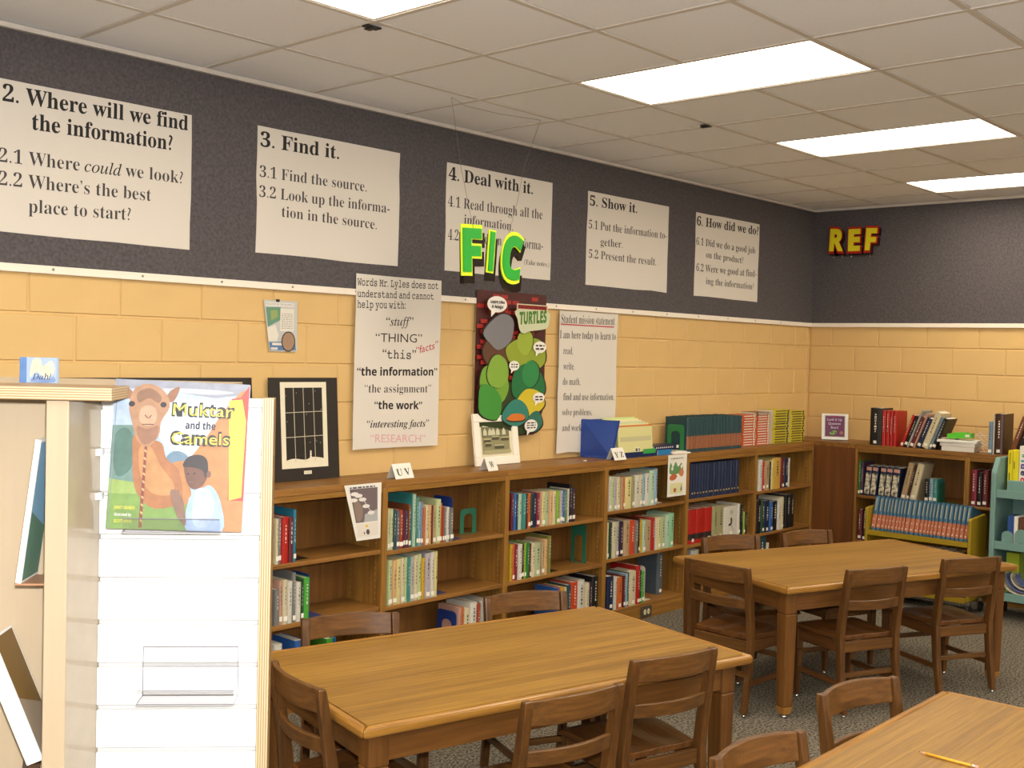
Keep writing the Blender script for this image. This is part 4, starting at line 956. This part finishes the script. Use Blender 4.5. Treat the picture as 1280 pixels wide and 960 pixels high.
def cartbox(x0, x1, y0, dp, z, h, mt, label, cat='box', nm='video_box', marks=None):
    o = MB().box(0, x1-x0, 0, dp, 0, h).build(nm, mt, None, .002); o.location = (TX+y0, TY-x0, z); o.rotation_euler = (0, 0, -pi/2); tag(o, label, cat)
    if marks:
        a = Art(-.0003); marks(a); a.build('printed_face', o)
    return o
YB_ = mat('box_yellow', 'd9c81e', .4)
cartbox(.056, .086, .155, .15, .873, .275, YB_, 'left yellow video box on the teal cart', marks=lambda a: a.rect(.008, .04, .014, .12, '26221a').rect(.012, .18, .016, .26, '26221a'))
cartbox(.088, .128, .155, .15, .873, .275, YB_, 'right yellow video box on the teal cart, next to the lettered box', marks=lambda a: a.rect(.008, .15, .013, .20, '26221a').rect(.008, .02, .013, .05, '26221a'))
def vid(a):
    a.mb.use(PAPERW)
    y = a.nxt()
    cols = ['4a9a52', '3a8fa0', '4f3a8c', '3a2f5c', 'c22a50', '5f2a5c']
    zz = .262
    for ch, cc in zip('Video', cols):
        b = MB(); put_text(b, ch, 'K', 0, 0, .034 if ch != 'i' else .014, 0, .036, 0, mat('print_'+cc, cc))
        # sideways lettering running down the spine
        a.mb.use(mat('print_'+cc, cc))
        a.mb.add([(.012+z*.9, y, zz-x) for x, _, z in b.v], b.f)
        zz -= .047 if ch != 'i' else .026
    zz = .04
    a.rect(.008, .002, .05, .02, 'cc5a2a')
cartbox(.131, .190, .155, .15, .873, .31, PAPERW, 'white box with colourful sideways Video lettering on the teal cart', marks=vid)
cartbox(.20, .26, .155, .15, .873, .26, mat('box_orange', 'c8763a', .5), 'orange box beyond the lettered box on the teal cart')
cartbox(.11, .15, .03, .16, .5225, .19, mat('cover_navyblue', '2a4a8a', .4), 'blue book on the middle shelf of the teal cart', 'book', 'book', lambda a: a.rect(.004, .015, .036, .06, 'c8ccd0'))
cartbox(.152, .178, .03, .16, .5225, .19, PAPERW, 'white book on the middle shelf of the teal cart', 'book', 'book')
cartbox(.182, .235, .03, .16, .5225, .185, mat('cover_brownish', '5f3a26', .5), 'brown book on the middle shelf of the teal cart', 'book', 'book')
cartbox(.30, .42, .05, .16, .5225, .12, mat('cover_navyblue', '2a4a8a', .4), 'wide blue book on the teal cart middle shelf', 'book', 'book')
for n, (x0, w_, h_) in enumerate([(.08, .075, .075), (.165, .085, .095), (.26, .08, .08)]):
    tt = empty('bookend', (TX-.0+.012, TY-x0, .5365), -pi/2, ['leftmost teal bookend on the teal cart', 'tall rounded teal bookend on the teal cart', 'rightmost teal bookend on the teal cart'][n], 'bookend', 'teal bookends on the cart')
    P = [(0, 0), (w_, 0), (w_, h_*.6)]+[(w_/2+w_/2*cos(pi*k/10), h_*.6+h_*.4*sin(pi*k/10)) for k in range(1, 10)]+[(0, h_*.6)]
    MB().prism(P, 0, .0015).build('plate', TEAL_METAL, tt); MB().box(w_*.1, w_*.9, .0016, .012, 0, .001).build('foot', TEAL_METAL, tt)
cartbox(.075, .16, .14, .1, .1765, .27, mat('box_lime', '9aa61e', .5), 'yellow green box low on the teal cart')
# newspapers folded on the bottom shelf
for n in range(4):
    b = MB(); pts = []
    rr = .13-.018*n
    pts = [(-.10+.02*n+.0, .06+0.0)]
    arc = [(rr*cos(a_), rr*sin(a_)) for a_ in [pi+pi*k/12 for k in range(13)]]
    P = [(x*.9, z*.75) for x, z in arc]; P2 = [(x*.93, z*.82) for x, z in arc][::-1]
    b2 = MB(); allp = P+P2; nn = len(P)
    vs = [(x, 0, z) for x, z in allp]+[(x, .10, z) for x, z in allp]; m_ = len(allp)
    fs = []
    for i in range(nn-1):
        a_, c_ = i, m_-1-i
        fs += [(i, i+1, m_-2-i, m_-1-i), (m_+i, m_+m_-1-i, m_+m_-2-i, m_+i+1), (i, m_+i, m_+i+1, i+1), (m_-1-i, m_-2-i, 2*m_-2-i, 2*m_-1-i)]
    fs += [(0, m_-1, 2*m_-1, m_), (nn-1, m_+nn-1, m_+nn, nn)]
    b2.add(vs, fs)
    o = b2.build('folded_newspaper', mat('newsprint', 'c4bba8', .8) if n % 2 == 0 else mat('newsprint_blue', '5c6690', .8)); o.location = (TX+.03, TY-.20-.015*n, .1915+.0975+.005*n+.0); o.rotation_euler = (0, R(14), -pi/2)
    tag(o, ['outermost folded newspaper bundled low on the teal cart', 'second folded sheet inside the newspaper bundle', 'third folded sheet inside the newspaper bundle', 'innermost folded sheet of the newspaper bundle'][n], 'newspaper', 'newspapers on the teal cart')

# ================================================================ POSTERS ON THE LEFT WALL
def poster(x0, x1, z0, z1, label, y=-.0125, poly=None, name='poster', pm=None, cat='poster', grp=None):
    t = empty(name, (x0, y, z0), 0, label, cat, grp)
    w, h = x1-x0, z1-z0
    P = poly or [(0, 0), (w, 0), (w, h), (0, h)]
    # gently uneven outline
    MB().prism(P, -.0012, -.0002).build('sheet', pm or PAPER, t)
    return t
def lines(t, key, x0, z0, scale=None, col=INK, y=-.0017):
    for body, sty, xa, za, xb, zb, cap in TXT[key]:
        mb = MB()
        if scale: cap = scale.get(sty, cap)
        c = col
        if sty == 'R': c = INK2
        if sty == 'red': c = mat('print_red', 'b03a44')
        if sty == 'pink': c = mat('print_pink', 'cc9aa0')
        put_text(mb, body.rstrip(), sty, xa-x0, za-z0, xb-x0, zb-z0, cap, y, c)
        tl = mb.build('text_line', None, t)
        if sty in ('red', 'pink'): tl['label'] = '%s handwritten word' % sty
def wob(w, h, rn, a=.004):
    L = [(0, 0)]; L += [(w*k/5, rn.uniform(-a, a)) for k in range(1, 5)]+[(w, rn.uniform(-a, a))]
    L += [(w+rn.uniform(-a, a), h*k/5) for k in range(1, 5)]+[(w, h)]+[(w*k/5, h+rn.uniform(-a/2, a/2)) for k in range(4, 0, -1)]+[(0, h)]
    L += [(rn.uniform(-a, a), h*k/5) for k in range(4, 0, -1)]; return L
rp = random.Random(4)
GP = 'numbered research step posters on the felt band'
for key, x0, x1, z0, z1, lb, sc in (('2', -6.905, -5.984, 2.172, 2.782, 'white poster numbered 2, asking where we will find the information', {'B': .066, 'R': .055, 'I': .05}),
        ('3', -5.626, -4.713, 2.186, 2.795, 'white poster numbered 3, headed Find it', None), ('4', -4.359, -3.443, 2.189, 2.797, 'white poster numbered 4, headed Deal with it, behind the hanging letters', None),
        ('5', -3.088, -2.172, 2.186, 2.792, 'white poster numbered 5, headed Show it', None), ('6', -1.825, -.922, 2.183, 2.792, 'white poster numbered 6, headed How did we do', None)):
    t = poster(x0, x1, z0, z1, lb, -.0125, wob(x1-x0, z1-z0, rp), grp=GP); lines(t, key, x0, z0, sc)
# tall posters over the block wall
t = poster(-5.008, -4.392, 1.203, 2.128, 'tall white poster of quoted forbidden words in mixed lettering', -.0235, wob(.616, .925, rp, .003)); lines(t, 'words', -5.008, 1.203)
t = poster(-3.352, -2.745, 1.10, 2.008, 'tall white student mission statement poster with red underline', -.0235, wob(.607, .908, rp, .006)); lines(t, 'mission', -3.352, 1.10)
MB().box(.012, .565, -.0022, -.0016, .817, .825).build('underline', mat('print_red', 'b03a44'), t)
# tall comic style poster: generic shapes only
w, h = .62, .865
t = poster(-4.105, -3.485, 1.231, 2.096, 'tall red, black and green cartoon style poster with speech balloons', -.0235, [(0, 0), (w-.09, .0), (w-.045, .03), (w-.02, .12), (w, .16), (w, h), (0, h)], pm=mat('poster_maroon', '4a1f1c', .5))
a = Art(-.0013, clip=(w, h))
rq = random.Random(2)
for k in range(26):
    for j in range(9):
        if rq.random() < .45:
            x = j*w/9+(.03 if k % 2 else 0); z = h-.02-k*.03
            if z > .2 and x+.06 < w-.01: a.rect(x, z-.024, x+.058, z, 'a02a26')
for P, c in (([(.0, .05), (.25, .0), (.5, .03), (.56, .2), (.4, .3), (.15, .33), (.0, .3)], '2c3a1e'),
             ([(.08, .42), (.02, .52), (.12, .62), (.25, .64), (.32, .52), (.2, .42)], '5a3a26'), ([(.02, .62), (.10, .70), (.2, .74), (.29, .70), (.27, .58), (.16, .52), (.08, .56)], '77757a'),
             ([(.0, .30), (.02, .40), (.10, .43), (.2, .40), (.26, .30), (.2, .2), (.05, .2)], '6f9a34'), ([(.06, .38), (.1, .47), (.17, .49), (.24, .44), (.25, .35), (.18, .29), (.09, .31)], '7da23c'),
             ([(.22, .52), (.3, .58), (.42, .6), (.56, .58), (.6, .46), (.5, .4), (.3, .42)], '8a9a30'), ([(.33, .54), (.34, .62), (.41, .65), (.47, .61), (.46, .53), (.4, .49)], '94a83a'),
             ([(.30, .24), (.3, .38), (.42, .44), (.56, .38), (.6, .26), (.48, .2)], '1f6a3c'), ([(.38, .34), (.39, .42), (.46, .46), (.53, .42), (.53, .34), (.46, .29)], '2c8046'),
             ([(.33, .2), (.42, .28), (.55, .26), (.6, .18), (.5, .12), (.38, .12)], 'c8b42c'), ([(.0, .14), (.0, .3), (.1, .3), (.19, .22), (.16, .1)], '3f8a36'),
             ([(.2, .1), (.24, .18), (.33, .22), (.42, .18), (.44, .1), (.33, .05)], '2f7a6c'), ([(.42, .04), (.46, .12), (.54, .14), (.58, .06), (.5, .01)], '2f6a5c'), ([(.24, .1), (.3, .13), (.4, .12), (.4, .09), (.3, .085)], 'c8702c')):
    a.blob(P, '241c18'); a.blob([((x-.3)*.96+.3, (z-.4)*.975+.4) for x, z in P], c)
for (cx, cz, rx, rz) in ((.135, .785, .085, .048), (.525, .54, .06, .036), (.295, .425, .045, .03), (.525, .23, .055, .032), (.46, .06, .06, .038)):
    a.ell(cx, cz, rx, rz, 'e8e4dc'); a.poly([(cx-rx*.6, cz-rz*.7), (cx-rx*.1, cz-rz*.9), (cx-rx*.6, cz-rz*1.6)], 'e8e4dc')
a.text('Learn Like', 'H', .075, .79, .195, .018, '1c1a1b'); a.text('A Ninja!', 'H', .085, .762, .185, .018, '1c1a1b')
a.scribble(.485, .52, .565, .56, 2, '3a3434', .5, 3); a.scribble(.265, .41, .325, .44, 2, '3a3434', .5, 4); a.scribble(.49, .21, .56, .245, 2, '3a3434', .5, 5); a.scribble(.42, .04, .5, .085, 3, '3a3434', .5, 6)
a.rect(.30, .762, .585, .798, 'c4c8a8'); a.rect(.31, .768, .575, .792, 'a01f22')
a.text('TEENAGE MUTANT NINJA', 'H', .318, .773, .567, .013, '2a1210')
a.blob([(.30, .76), (.58, .76), (.6, .70), (.57, .655), (.42, .635), (.37, .62), (.33, .64), (.31, .70)], 'c4c8a8'); a.text('TURTLES', 'K', .325, .675, .575, .07, '4a7a2c', .695)
a.build('print', t)
# small newsletter sheet
t = poster(-5.570, -5.366, 1.712, 1.963, 'small tilted newsletter sheet taped high on the yellow wall', -.0075, [(.04, 0), (.198, 0), (.205, .01), (.2, .25), (0, .25)], name='wall_sheet', pm=mat('sheet_grey', 'b9bab8', .7), cat='sheet')
a = Art(-.0013)
a.rect(.012, .222, .18, .24, 'd8d4cc'); a.text('BULLETIN OF THE READING', 'R', .016, .227, .175, .009, '6a6a70')
a.poly([(.012, .215), (.1, .218), (.1, .155), (.028, .12)], '5f8a72'); a.poly([(.04, .2), (.08, .205), (.085, .17), (.045, .15)], '8a9a5c')
a.rect(.098, .1, .18, .212, 'd5cfc4'); a.scribble(.106, .11, .172, .19, 9, '9a9490', .4)
a.poly([(.02, .115), (.07, .13), (.09, .08), (.08, .05), (.03, .05)], 'd5cfc4'); a.poly([(.035, .045), (.19, .05), (.195, .008), (.042, .006)], '4f72a0'); a.rect(.045, .008, .085, .02, 'd0cac0')
a.rect(.052, .03, .11, .042, 'd5cfc4'); a.ell(.148, .05, .042, .05, '2c2a2c'); a.ell(.148, .05, .036, .045, '9a7c64')
a.build('print', t)
MB().box(.072, .092, -.004, -.0013, .243, .256).build('pushpin', INK, t)

# comic strips hanging over the front of the bookcases
def hanging(x, z, w, h, label, tilt, art, y=-.3035, sk=0, k=1):
    t = empty('hanging_sheet', (x, y, z), 0, label, 'sheet', rot=(0, tilt, 0)); MB().prism([(sk, 0), (w, 0), (w, h), (0, h)], -.0012, -.0003).build('paper', PAPERW, t)
    a = Art(-.0013); art(a); a.mb.v = [(q*k+sk*(1-z_/h)*(1-q*k/w), y_, z_) for q, y_, z_ in a.mb.v]; a.build('print', t); return t
def comic(a):
    a.rect(.02, .09, .155, .26, '6e6062'); a.blob([(.03, .1), (.06, .11), (.07, .16), (.05, .2), (.03, .19)], '8a7468'); a.poly([(.07, .09), (.155, .09), (.155, .15), (.12, .14), (.08, .13)], 'a8a8a6')
    for q in ((.04, .235), (.058, .225), (.03, .205), (.075, .205), (.09, .17), (.115, .135)): a.ell(q[0], q[1], .02, .010, 'dcd6d0', 12)
    a.line((.08, .2), (.115, .14), .003, 'dcd6d0'); a.rect(.02, .02, .155, .085, 'd9d0c4'); a.ell(.085, .04, .012, .014, '4a4648', 10); a.ell(.08, .07, .010, .007, 'd8b84a', 8); a.ell(.06, .036, .004, .008, '4a4648', 6)
    a.scribble(.02, .262, .14, .272, 1, '5a5a66', .8)
hanging(-5.287, .782, .24, .282, 'grey comic strip sheet taped over the front of the leftmost bookcase', R(0), comic, sk=.085, k=1.371)
def flyer(a):
    a.blob([(.02, .16), (.03, .23), (.06, .2), (.09, .235), (.12, .2), (.16, .225), (.18, .17), (.1, .15)], '5f8a5a'); a.blob([(.02, .13), (.06, .155), (.11, .14), (.09, .115), (.04, .11)], 'b8603c'); a.blob([(.13, .15), (.16, .19), (.19, .16), (.17, .13)], 'b87850')
    a.ell(.05, .19, .012, .014, 'd8d4c8', 10); a.ell(.16, .2, .012, .014, 'd8d4c8', 10); a.rect(.03, .02, .18, .09, 'd0cc9a'); a.rect(.07, .03, .1, .055, 'a0503c'); a.poly([(.15, .03), (.17, .04), (.16, .08)], '3a4a6a')
    a.scribble(.03, .25, .18, .265, 1, '8a8a80', .6)
hanging(-2.515, .788, .225, .282, 'small illustrated flyer hanging over the front of the Y Z bookcase', R(0), flyer)

# ================================================================ HANGING LETTERS
def sign3d(loc, rz, letters, label, front, outline, block, w, hh, depth=.03, drop=(.035, -.045), strings=True, name='hanging_sign'):
    t = empty(name, loc, rz, label, 'sign')
    for (ch, x0, x1, z0, z1, rot) in letters:
        T = Matrix.Translation(((x0+x1)/2, 0, (z0+z1)/2)) @ Matrix.Rotation(rot, 4, 'Y') @ Matrix.Translation((-(x0+x1)/2, 0, -(z0+z1)/2))
        o_ = .10 if strings else .09
        def put(off, y, mt, dx=0, dz=0, depth_=.004, grow=0):
            m_ = MB()
            if ch == 'I': m_.use(mt).box(x0-grow+dx+.006, x1+grow+dx-.006, y-depth_/2, y+depth_/2, z0-grow+dz, z1+grow+dz)
            else: put_text(m_, ch, 'K', x0-grow+dx, z0-grow+dz, x1+grow+dx, z0-grow+dz, (z1-z0)+2*grow, y, mt, off, depth_)
            m_.v = [tuple(T @ Vector(v)) for v in m_.v]; return m_
        g = w
        back = put(.06, .012+depth/2, block, drop[0], drop[1], depth, g*.7); bo = back.build('letter_block', None, t)
        put(.06, .004, outline, 0, 0, .006, g*.7).build('letter_outline', None, bo)
        put(.03, -.002, front, 0, 0, .005, -g*.1).build('letter_face', None, bo)
    return t
GRN = mat('sign_green', '23a032', .4); YGR = mat('sign_yellow_green', 'd4ee28', .45); SBK = mat('sign_black', '1c130c', .25)
t = sign3d((-4.72, -.5, 2.12), 0, [('F', .015, .155, .035, .245, R(-3)), ('I', .205, .255, .04, .25, R(4)), ('C', .315, .47, .015, .235, R(5))],
       'green and yellow FIC letters hanging from the ceiling by threads', GRN, YGR, SBK, .012, .2, .03, (.028, -.04))
b = MB(); b.tube([(.09, 0, .25), (-.02, -.01, .55), (-.12, -.03, .884)], .0012, 4); b.tube([(.36, 0, .25), (.42, 0, .42), (.47, 0, .62), (.56, -.03, .884)], .0012, 4)
b.tube([(-.12, -.03, .8835), (.0, -.01, .865), (.25, -.01, .868), (.56, -.03, .8835)], .001, 4); b.build('thread', mat('thread_grey', '6f6862', .8), t)
t = sign3d((-.05, -.165, 2.63), -pi/2, [('R', .01, .135, .02, .195, R(2)), ('E', .175, .28, .015, .185, 0), ('F', .325, .42, .015, .185, R(3))],
       'yellow and red REF letters high on the back wall', mat('sign_yellow', 'e0d21e', .4), mat('sign_red', 'b01f14', .45), mat('sign_dark', '2a1210', .3), .013, .2, .018, (.012, -.016), False, 'wall_sign')
b = MB()
for x in (.04, .12, .20, .36): b.tube([(x, .02, .01), (x+.005, .0, -.03), (x+.012, -.002, -.045)], .0022, 5)
b.build('wire_hook', METAL, t)

# ================================================================ WHITE SLATWALL DISPLAY, close to the camera
DA = R(-42.1)
t = empty('display_stand', (-7.809, -2.718, 0), DA, 'tall white slatwall display stand with birch plywood sides at left', 'display stand')
PE_X = ply('ply_edge_x', 'X', dim('b08a5a', .5), dim('e8cfa4', .55), .0042); PE_Z = ply('ply_edge_z', 'Z', dim('b08a5a', .5), dim('e8cfa4', .55), .0042)
MB().box(.0, .281, .008, .02, .0, 1.645).build('core_panel', mat('groove_white', dim('dcd8d4', .62), .4), t)
P_ = .0767
slat = MB(); slat.box(0, .281, -.004, .0078, .0045, P_-.0045); sme = slat.mesh('slat'); sme.materials.append(WHITE)
k0 = 1.318-P_*17
for k in range(-1, 22):
    z = k0+P_*k
    if z < 0: continue
    if z+P_ > 1.65:
        MB().box(0, .281, -.004, .0078, z+.0045, 1.645).build('slat', WHITE, t, .0015); break
    link('slat', sme, t, .0015, (0, 0, z))
MB().box(.2815, .3025, -.012, .02, 0, 1.647).build('side_board', PE_X, t, .001)
MB().box(-.020, -.0005, .0, .30, 0, 1.641).build('inner_board', BIRCH, t)
MB().box(-.058, -.021, -.12, .02, 0, 1.641).build('side_post', BIRCH, t, .002)
# right face of the post carries a birch cheek with groove ends
MB().hexa([(-.0209, -.118, 0), (-.0001, -.0042, 0), (-.0001, .0, 0), (-.0209, .0, 0)], [(-.0209, -.118, 1.639), (-.0001, -.0042, 1.639), (-.0001, .0, 1.639), (-.0209, .0, 1.639)]).build('cheek', mat('birch_varnished', dim('dcc6a6', .40), .14, .8, noise=.05, nscale=20), t)
MB().box(-.46, -.0585, .0, .02, 0, 1.641).build('left_board', BIRCH, t)
MB().box(-.46, .05, -.13 , .0, 1.642, 1.664).build('cap_board', PE_Z, t, .001)
MB().box(-.46, .2, .001, .32, 1.648, 1.664).build('top_board', BIRCH, t, .001)
MB().box(-.46, .2, .02, .30, 0, .10).build('plinth', BIRCH, t)
for z in (1.546, 1.468): MB().box(-.008, .008, -.020, -.0045, z-.006, z+.006).build('clip', WHITE, t)
def place(o, x, y, z, rot=(0, 0, 0)):
    """put a free-standing thing in the display's frame"""
    Dm = Matrix.Translation((-7.809, -2.718, 0)) @ Matrix.Rotation(DA, 4, 'Z')
    E_ = Matrix.Rotation(rot[2], 4, 'Z') @ Matrix.Rotation(rot[1], 4, 'Y') @ Matrix.Rotation(rot[0], 4, 'X')
    o.matrix_world = Dm @ Matrix.Translation((x, y, z)) @ E_
def holder(x, z, w, label):
    t = empty('acrylic_holder', (0, 0, 0), 0, label, 'holder', 'clear acrylic shelf holders')
    MB().box(0, w, -.003, 0, 0, .088).build('back_plate', ACR, t)
    e = MB(); e.box(0, w, -.0036, .0, .0881, .0893).box(-.0008, -.0001, -.0036, 0, 0, .088).box(w+.0001, w+.0008, -.0036, 0, 0, .088).box(0, w, -.0518, -.0511, .023, .0243).box(0, w, -.0518, -.0511, -.001, .0006)
    e.box(-.0008, -.0001, -.051, -.0036, -.0005, .0006).box(w+.0001, w+.0008, -.051, -.0036, -.0005, .0006).build('polished_edge', mat('acrylic_edge', '6f6b6f', .3), t)
    MB().box(0, w, -.048, -.0032, 0, .003).build('ledge', ACR, t, .0006)
    MB().box(0, w, -.051, -.0482, 0, .024).build('front_lip', ACR, t, .0006)
    for q in (.03, w-.035): MB().box(q-.015, q+.015, .0, .004, .078, .086).build('hook', ACR, t)
    return t
h2 = holder(0, 0, .166, 'empty clear acrylic holder low on the white slatwall'); place(h2, .081, -.0045, 1.110)
h1 = holder(0, 0, .166, 'clear acrylic holder under the camel picture book'); place(h1, .052, -.0045, 1.412)

# the picture book
bk = empty('picture_book', (0, 0, 0), 0, 'picture book with a brown camel and a boy on its cover, on the white slatwall', 'picture book')
bw_, bh_ = .232, .262
MB().box(0, bw_, 0, .0025, 0, bh_).box(0, bw_, .0115, .014, 0, bh_).box(0, .003, .0025, .0115, 0, bh_).build('cover', mat('cover_sky', dim('cfd6e4', .47), .18, .6), bk, .0006)
MB().box(.0032, bw_-.004, .0027, .0113, .003, bh_-.003).build('pages', PAGES, bk)
a = Art(-.0002, .00012, (bw_, bh_), .47)
s_ = bw_/187; X = lambda px: (px-44)/ (787-44)*bw_; Z = lambda py: (890-py)/(890-76)*bh_
def pp(L): return [(X(x), Z(y)) for x, y in L]
a.poly(pp([(44, 76), (787, 76), (787, 890), (44, 890)]), 'c3d3e8', .2)
a.poly(pp([(44, 76), (787, 76), (787, 130), (600, 160), (420, 140), (250, 120), (44, 130)]), '9a9aa6')
a.blob(pp([(300, 120), (450, 112), (640, 118), (700, 128), (560, 142), (400, 136)]), 'c4c4cc')
a.blob(pp([(250, 190), (420, 170), (640, 190), (700, 300), (560, 480), (330, 420)]), 'e3e8f0')
a.poly(pp([(44, 330), (150, 325), (200, 420), (230, 700), (44, 700)]), '6f8f86'); a.blob(pp([(55, 400), (120, 340), (170, 420), (160, 560), (80, 600)]), '4f7468')
a.blob(pp([(350, 500), (390, 460), (450, 470), (480, 520), (420, 540)]), '6f8ba0')
a.poly(pp([(44, 640), (787, 640), (787, 890), (44, 890)]), '7fa04a'); a.poly(pp([(44, 620), (300, 650), (300, 700), (44, 700)]), '9ab25c')
a.blob(pp([(380, 540), (470, 500), (560, 380), (680, 190), (787, 160), (787, 890), (660, 890), (560, 700), (430, 760)]), 'c48448')
a.poly(pp([(787, 84), (740, 150), (690, 160), (700, 720), (787, 720)]), 'c8402c'); a.poly(pp([(676, 170), (750, 160), (778, 280), (775, 700), (706, 720), (690, 400)]), 'f0c83a')
a.blob(pp([(165, 380), (250, 400), (320, 420), (350, 500), (420, 560), (450, 680), (430, 750), (300, 775), (220, 720), (180, 640), (165, 500)]), 'b07040')
a.blob(pp([(200, 450), (260, 440), (320, 540), (400, 640), (380, 700), (280, 690), (215, 600)]), 'c48c54')
a.blob(pp([(90, 115), (130, 130), (160, 175), (120, 180)]), '9a6848'); a.blob(pp([(400, 108), (350, 130), (325, 180), (370, 188)]), '9a6848')
a.blob(pp([(150, 130), (210, 98), (270, 105), (330, 150), (350, 220), (310, 300), (300, 380), (240, 445), (180, 400), (150, 310), (128, 220)]), 'b48460')
a.blob(pp([(170, 150), (235, 120), (300, 160), (290, 200), (235, 175), (180, 200)]), '8f6448'); a.blob(pp([(195, 235), (235, 215), (275, 235), (280, 300), (240, 330), (190, 300)]), 'd0a080')
a.blob(pp([(180, 330), (235, 345), (295, 325), (285, 395), (230, 430), (190, 395)]), '9c6c50'); a.ell(X(143), Z(210), .0055, .005, '2a1a14', 10); a.ell(X(316), Z(208), .0055, .005, '2a1a14', 10)
a.line(pp([(205, 320)])[0], pp([(270, 318)])[0], .0015, '5a3424'); a.line(pp([(218, 268)])[0], pp([(235, 285)])[0], .0015, '5a3424'); a.line(pp([(255, 268)])[0], pp([(240, 285)])[0], .0015, '5a3424')
a.poly(pp([(228, 440), (242, 440), (240, 880), (222, 880)]), '8a3f28')
for k in range(10): a.poly(pp([(228, 455+k*42), (241, 462+k*42), (240, 475+k*42), (227, 466+k*42)]), 'd8a878')
a.blob(pp([(480, 590), (540, 660), (600, 640), (660, 720), (680, 890), (485, 890), (485, 730), (500, 690)]), 'a8c0e4'); a.blob(pp([(520, 680), (590, 660), (630, 740), (600, 860), (520, 850)]), 'bcd0ee')
a.blob(pp([(385, 680), (420, 675), (455, 720), (470, 780), (480, 860), (440, 830), (400, 740)]), '8a6450')
for q in (395, 412, 430): a.line(pp([(q, 700)])[0], pp([(q-2, 668)])[0], .003, '8a6450')
a.blob(pp([(452, 530), (500, 500), (560, 530), (585, 580), (560, 640), (510, 665), (470, 620)]), '6f4430'); a.blob(pp([(445, 540), (470, 490), (530, 475), (575, 500), (585, 570), (570, 600), (555, 560), (500, 545)]), '2a1c18')
a.ell(X(590), Z(580), .004, .006, '7a4c36', 10); a.ell(X(476), Z(582), .002, .0015, '1a100c', 8); a.ell(X(512), Z(578), .002, .0015, '1a100c', 8); a.line(pp([(482, 628)])[0], pp([(505, 625)])[0], .0015, '9a5a4c')
for body, x0, x1, zb, cp in (('Muktar', 370, 708, 262, .021), ('Camels', 370, 694, 418, .021)):
    a.text(body, 'K', X(x0-4), Z(zb+5), X(x1+4), cp+.002, '1c140c', off=.03, zr=Z(zb+5)); a.text(body, 'N', X(x0+3), Z(zb), X(x1-3), cp-.001, 'f0d848', off=0)
a.text('and the', 'H', X(446), Z(335), X(612), .0125, '2a1c3c')
a.text('JANET GRABER', 'H', X(85), Z(783), X(200), .0055, 'd8cf4a'); a.text('illustrated by', 'H', X(90), Z(820), X(182), .005, 'e8e4dc'); a.text('SCOTT MACK', 'H', X(90), Z(856), X(187), .0055, 'd8cf4a')
a.poly(pp([(60, 76), (64, 76), (64, 890), (60, 890)]), '8a9098')
a.build('cover_print', bk)
place(bk, .021, -.0420, 1.4158, (-R(7), R(1.4), R(1.5)))

# books hung on the hidden left side of the display
def side_book(x, y, z, w, h, t_, tilt, colr, label, wt=PAPERW):
    o = MB().box(0, t_, 0, .002, 0, h).box(t_-.003, t_, .002, w, 0, h).box(0, .003, .002, w, 0, h).build('picture_book', wt, None, .0005)
    MB().box(.0032, t_-.0032, .0022, w-.004, .004, h-.004).build('pages', PAGES, o)
    a = MB(); a.use(mat('print_'+colr[0], colr[0])).add([(t_+.0003, .004, .004), (t_+.0003, w-.004, .004), (t_+.0003, w-.004, h-.004), (t_+.0003, .004, h-.004)], [(0, 1, 2, 3)])
    a.use(mat('print_'+colr[1], colr[1])).add([(t_+.0006, .004, .004), (t_+.0006, w-.004, .004), (t_+.0006, w-.004, h*.35), (t_+.0006, .004, h*.5)], [(0, 1, 2, 3)])
    a.build('cover_print', None, o); place(o, x, y, z, (0, tilt, 0)); tag(o, label, 'book'); return o
side_book(-.112, -.095, 1.330, .09, .245, .009, R(7), ('7aa0b8', '5c7c68'), 'slim picture book seen edge-on left of the birch post')
side_book(-.089, -.095, 1.018, .09, .225, .028, R(-22), ('6a5028', '857460'), 'thick white edged book tilted outward, lower left of the birch post', WHITE)
side_book(-.108, -.09, .92, .08, .155, .008, R(6), ('8a6a50', '6f543e'), 'brown book at the bottom left, below the thick white edged book', mat('dark_edge', '3a2c24', .5))
for x, z, lb in ((-.112, 1.326, 'clear ledge under the slim edge-on picture book'),):
    l = MB().box(0, .05, 0, .08, 0, .003).build('acrylic_ledge', mat('ledge_brown', '9a6f52', .4)); place(l, x, -.095, z); tag(l, lb, 'ledge')
# small book on the cap
o = MB().box(0, .064, 0, .002, 0, .045).box(0, .064, .010, .012, 0, .045).box(0, .002, .002, .010, 0, .045).build('small_book', mat('cover_powder', dim('aebfd6', .5), .4))
MB().box(.0022, .061, .0022, .0098, .002, .043).build('pages', PAGES, o)
a = Art(0, f=.5); a.rect(.0, .0, .012, .045, '5f86bc'); a.blob([(.018, .01), (.022, .04), (.035, .043), (.04, .03), (.055, .04), (.06, .02), (.045, .008), (.03, .02)], 'e0d8bc'); a.blob([(.02, .002), (.03, .012), (.05, .006), (.058, .012), (.06, .002)], '7c92bc')
a.text('Dahl', 'I', .022, .006, .055, .010, '2c3a5c'); a.build('cover_print', o)
place(o, -.147, .02, 1.6645); tag(o, 'small blue and cream book standing on top of the display', 'book')
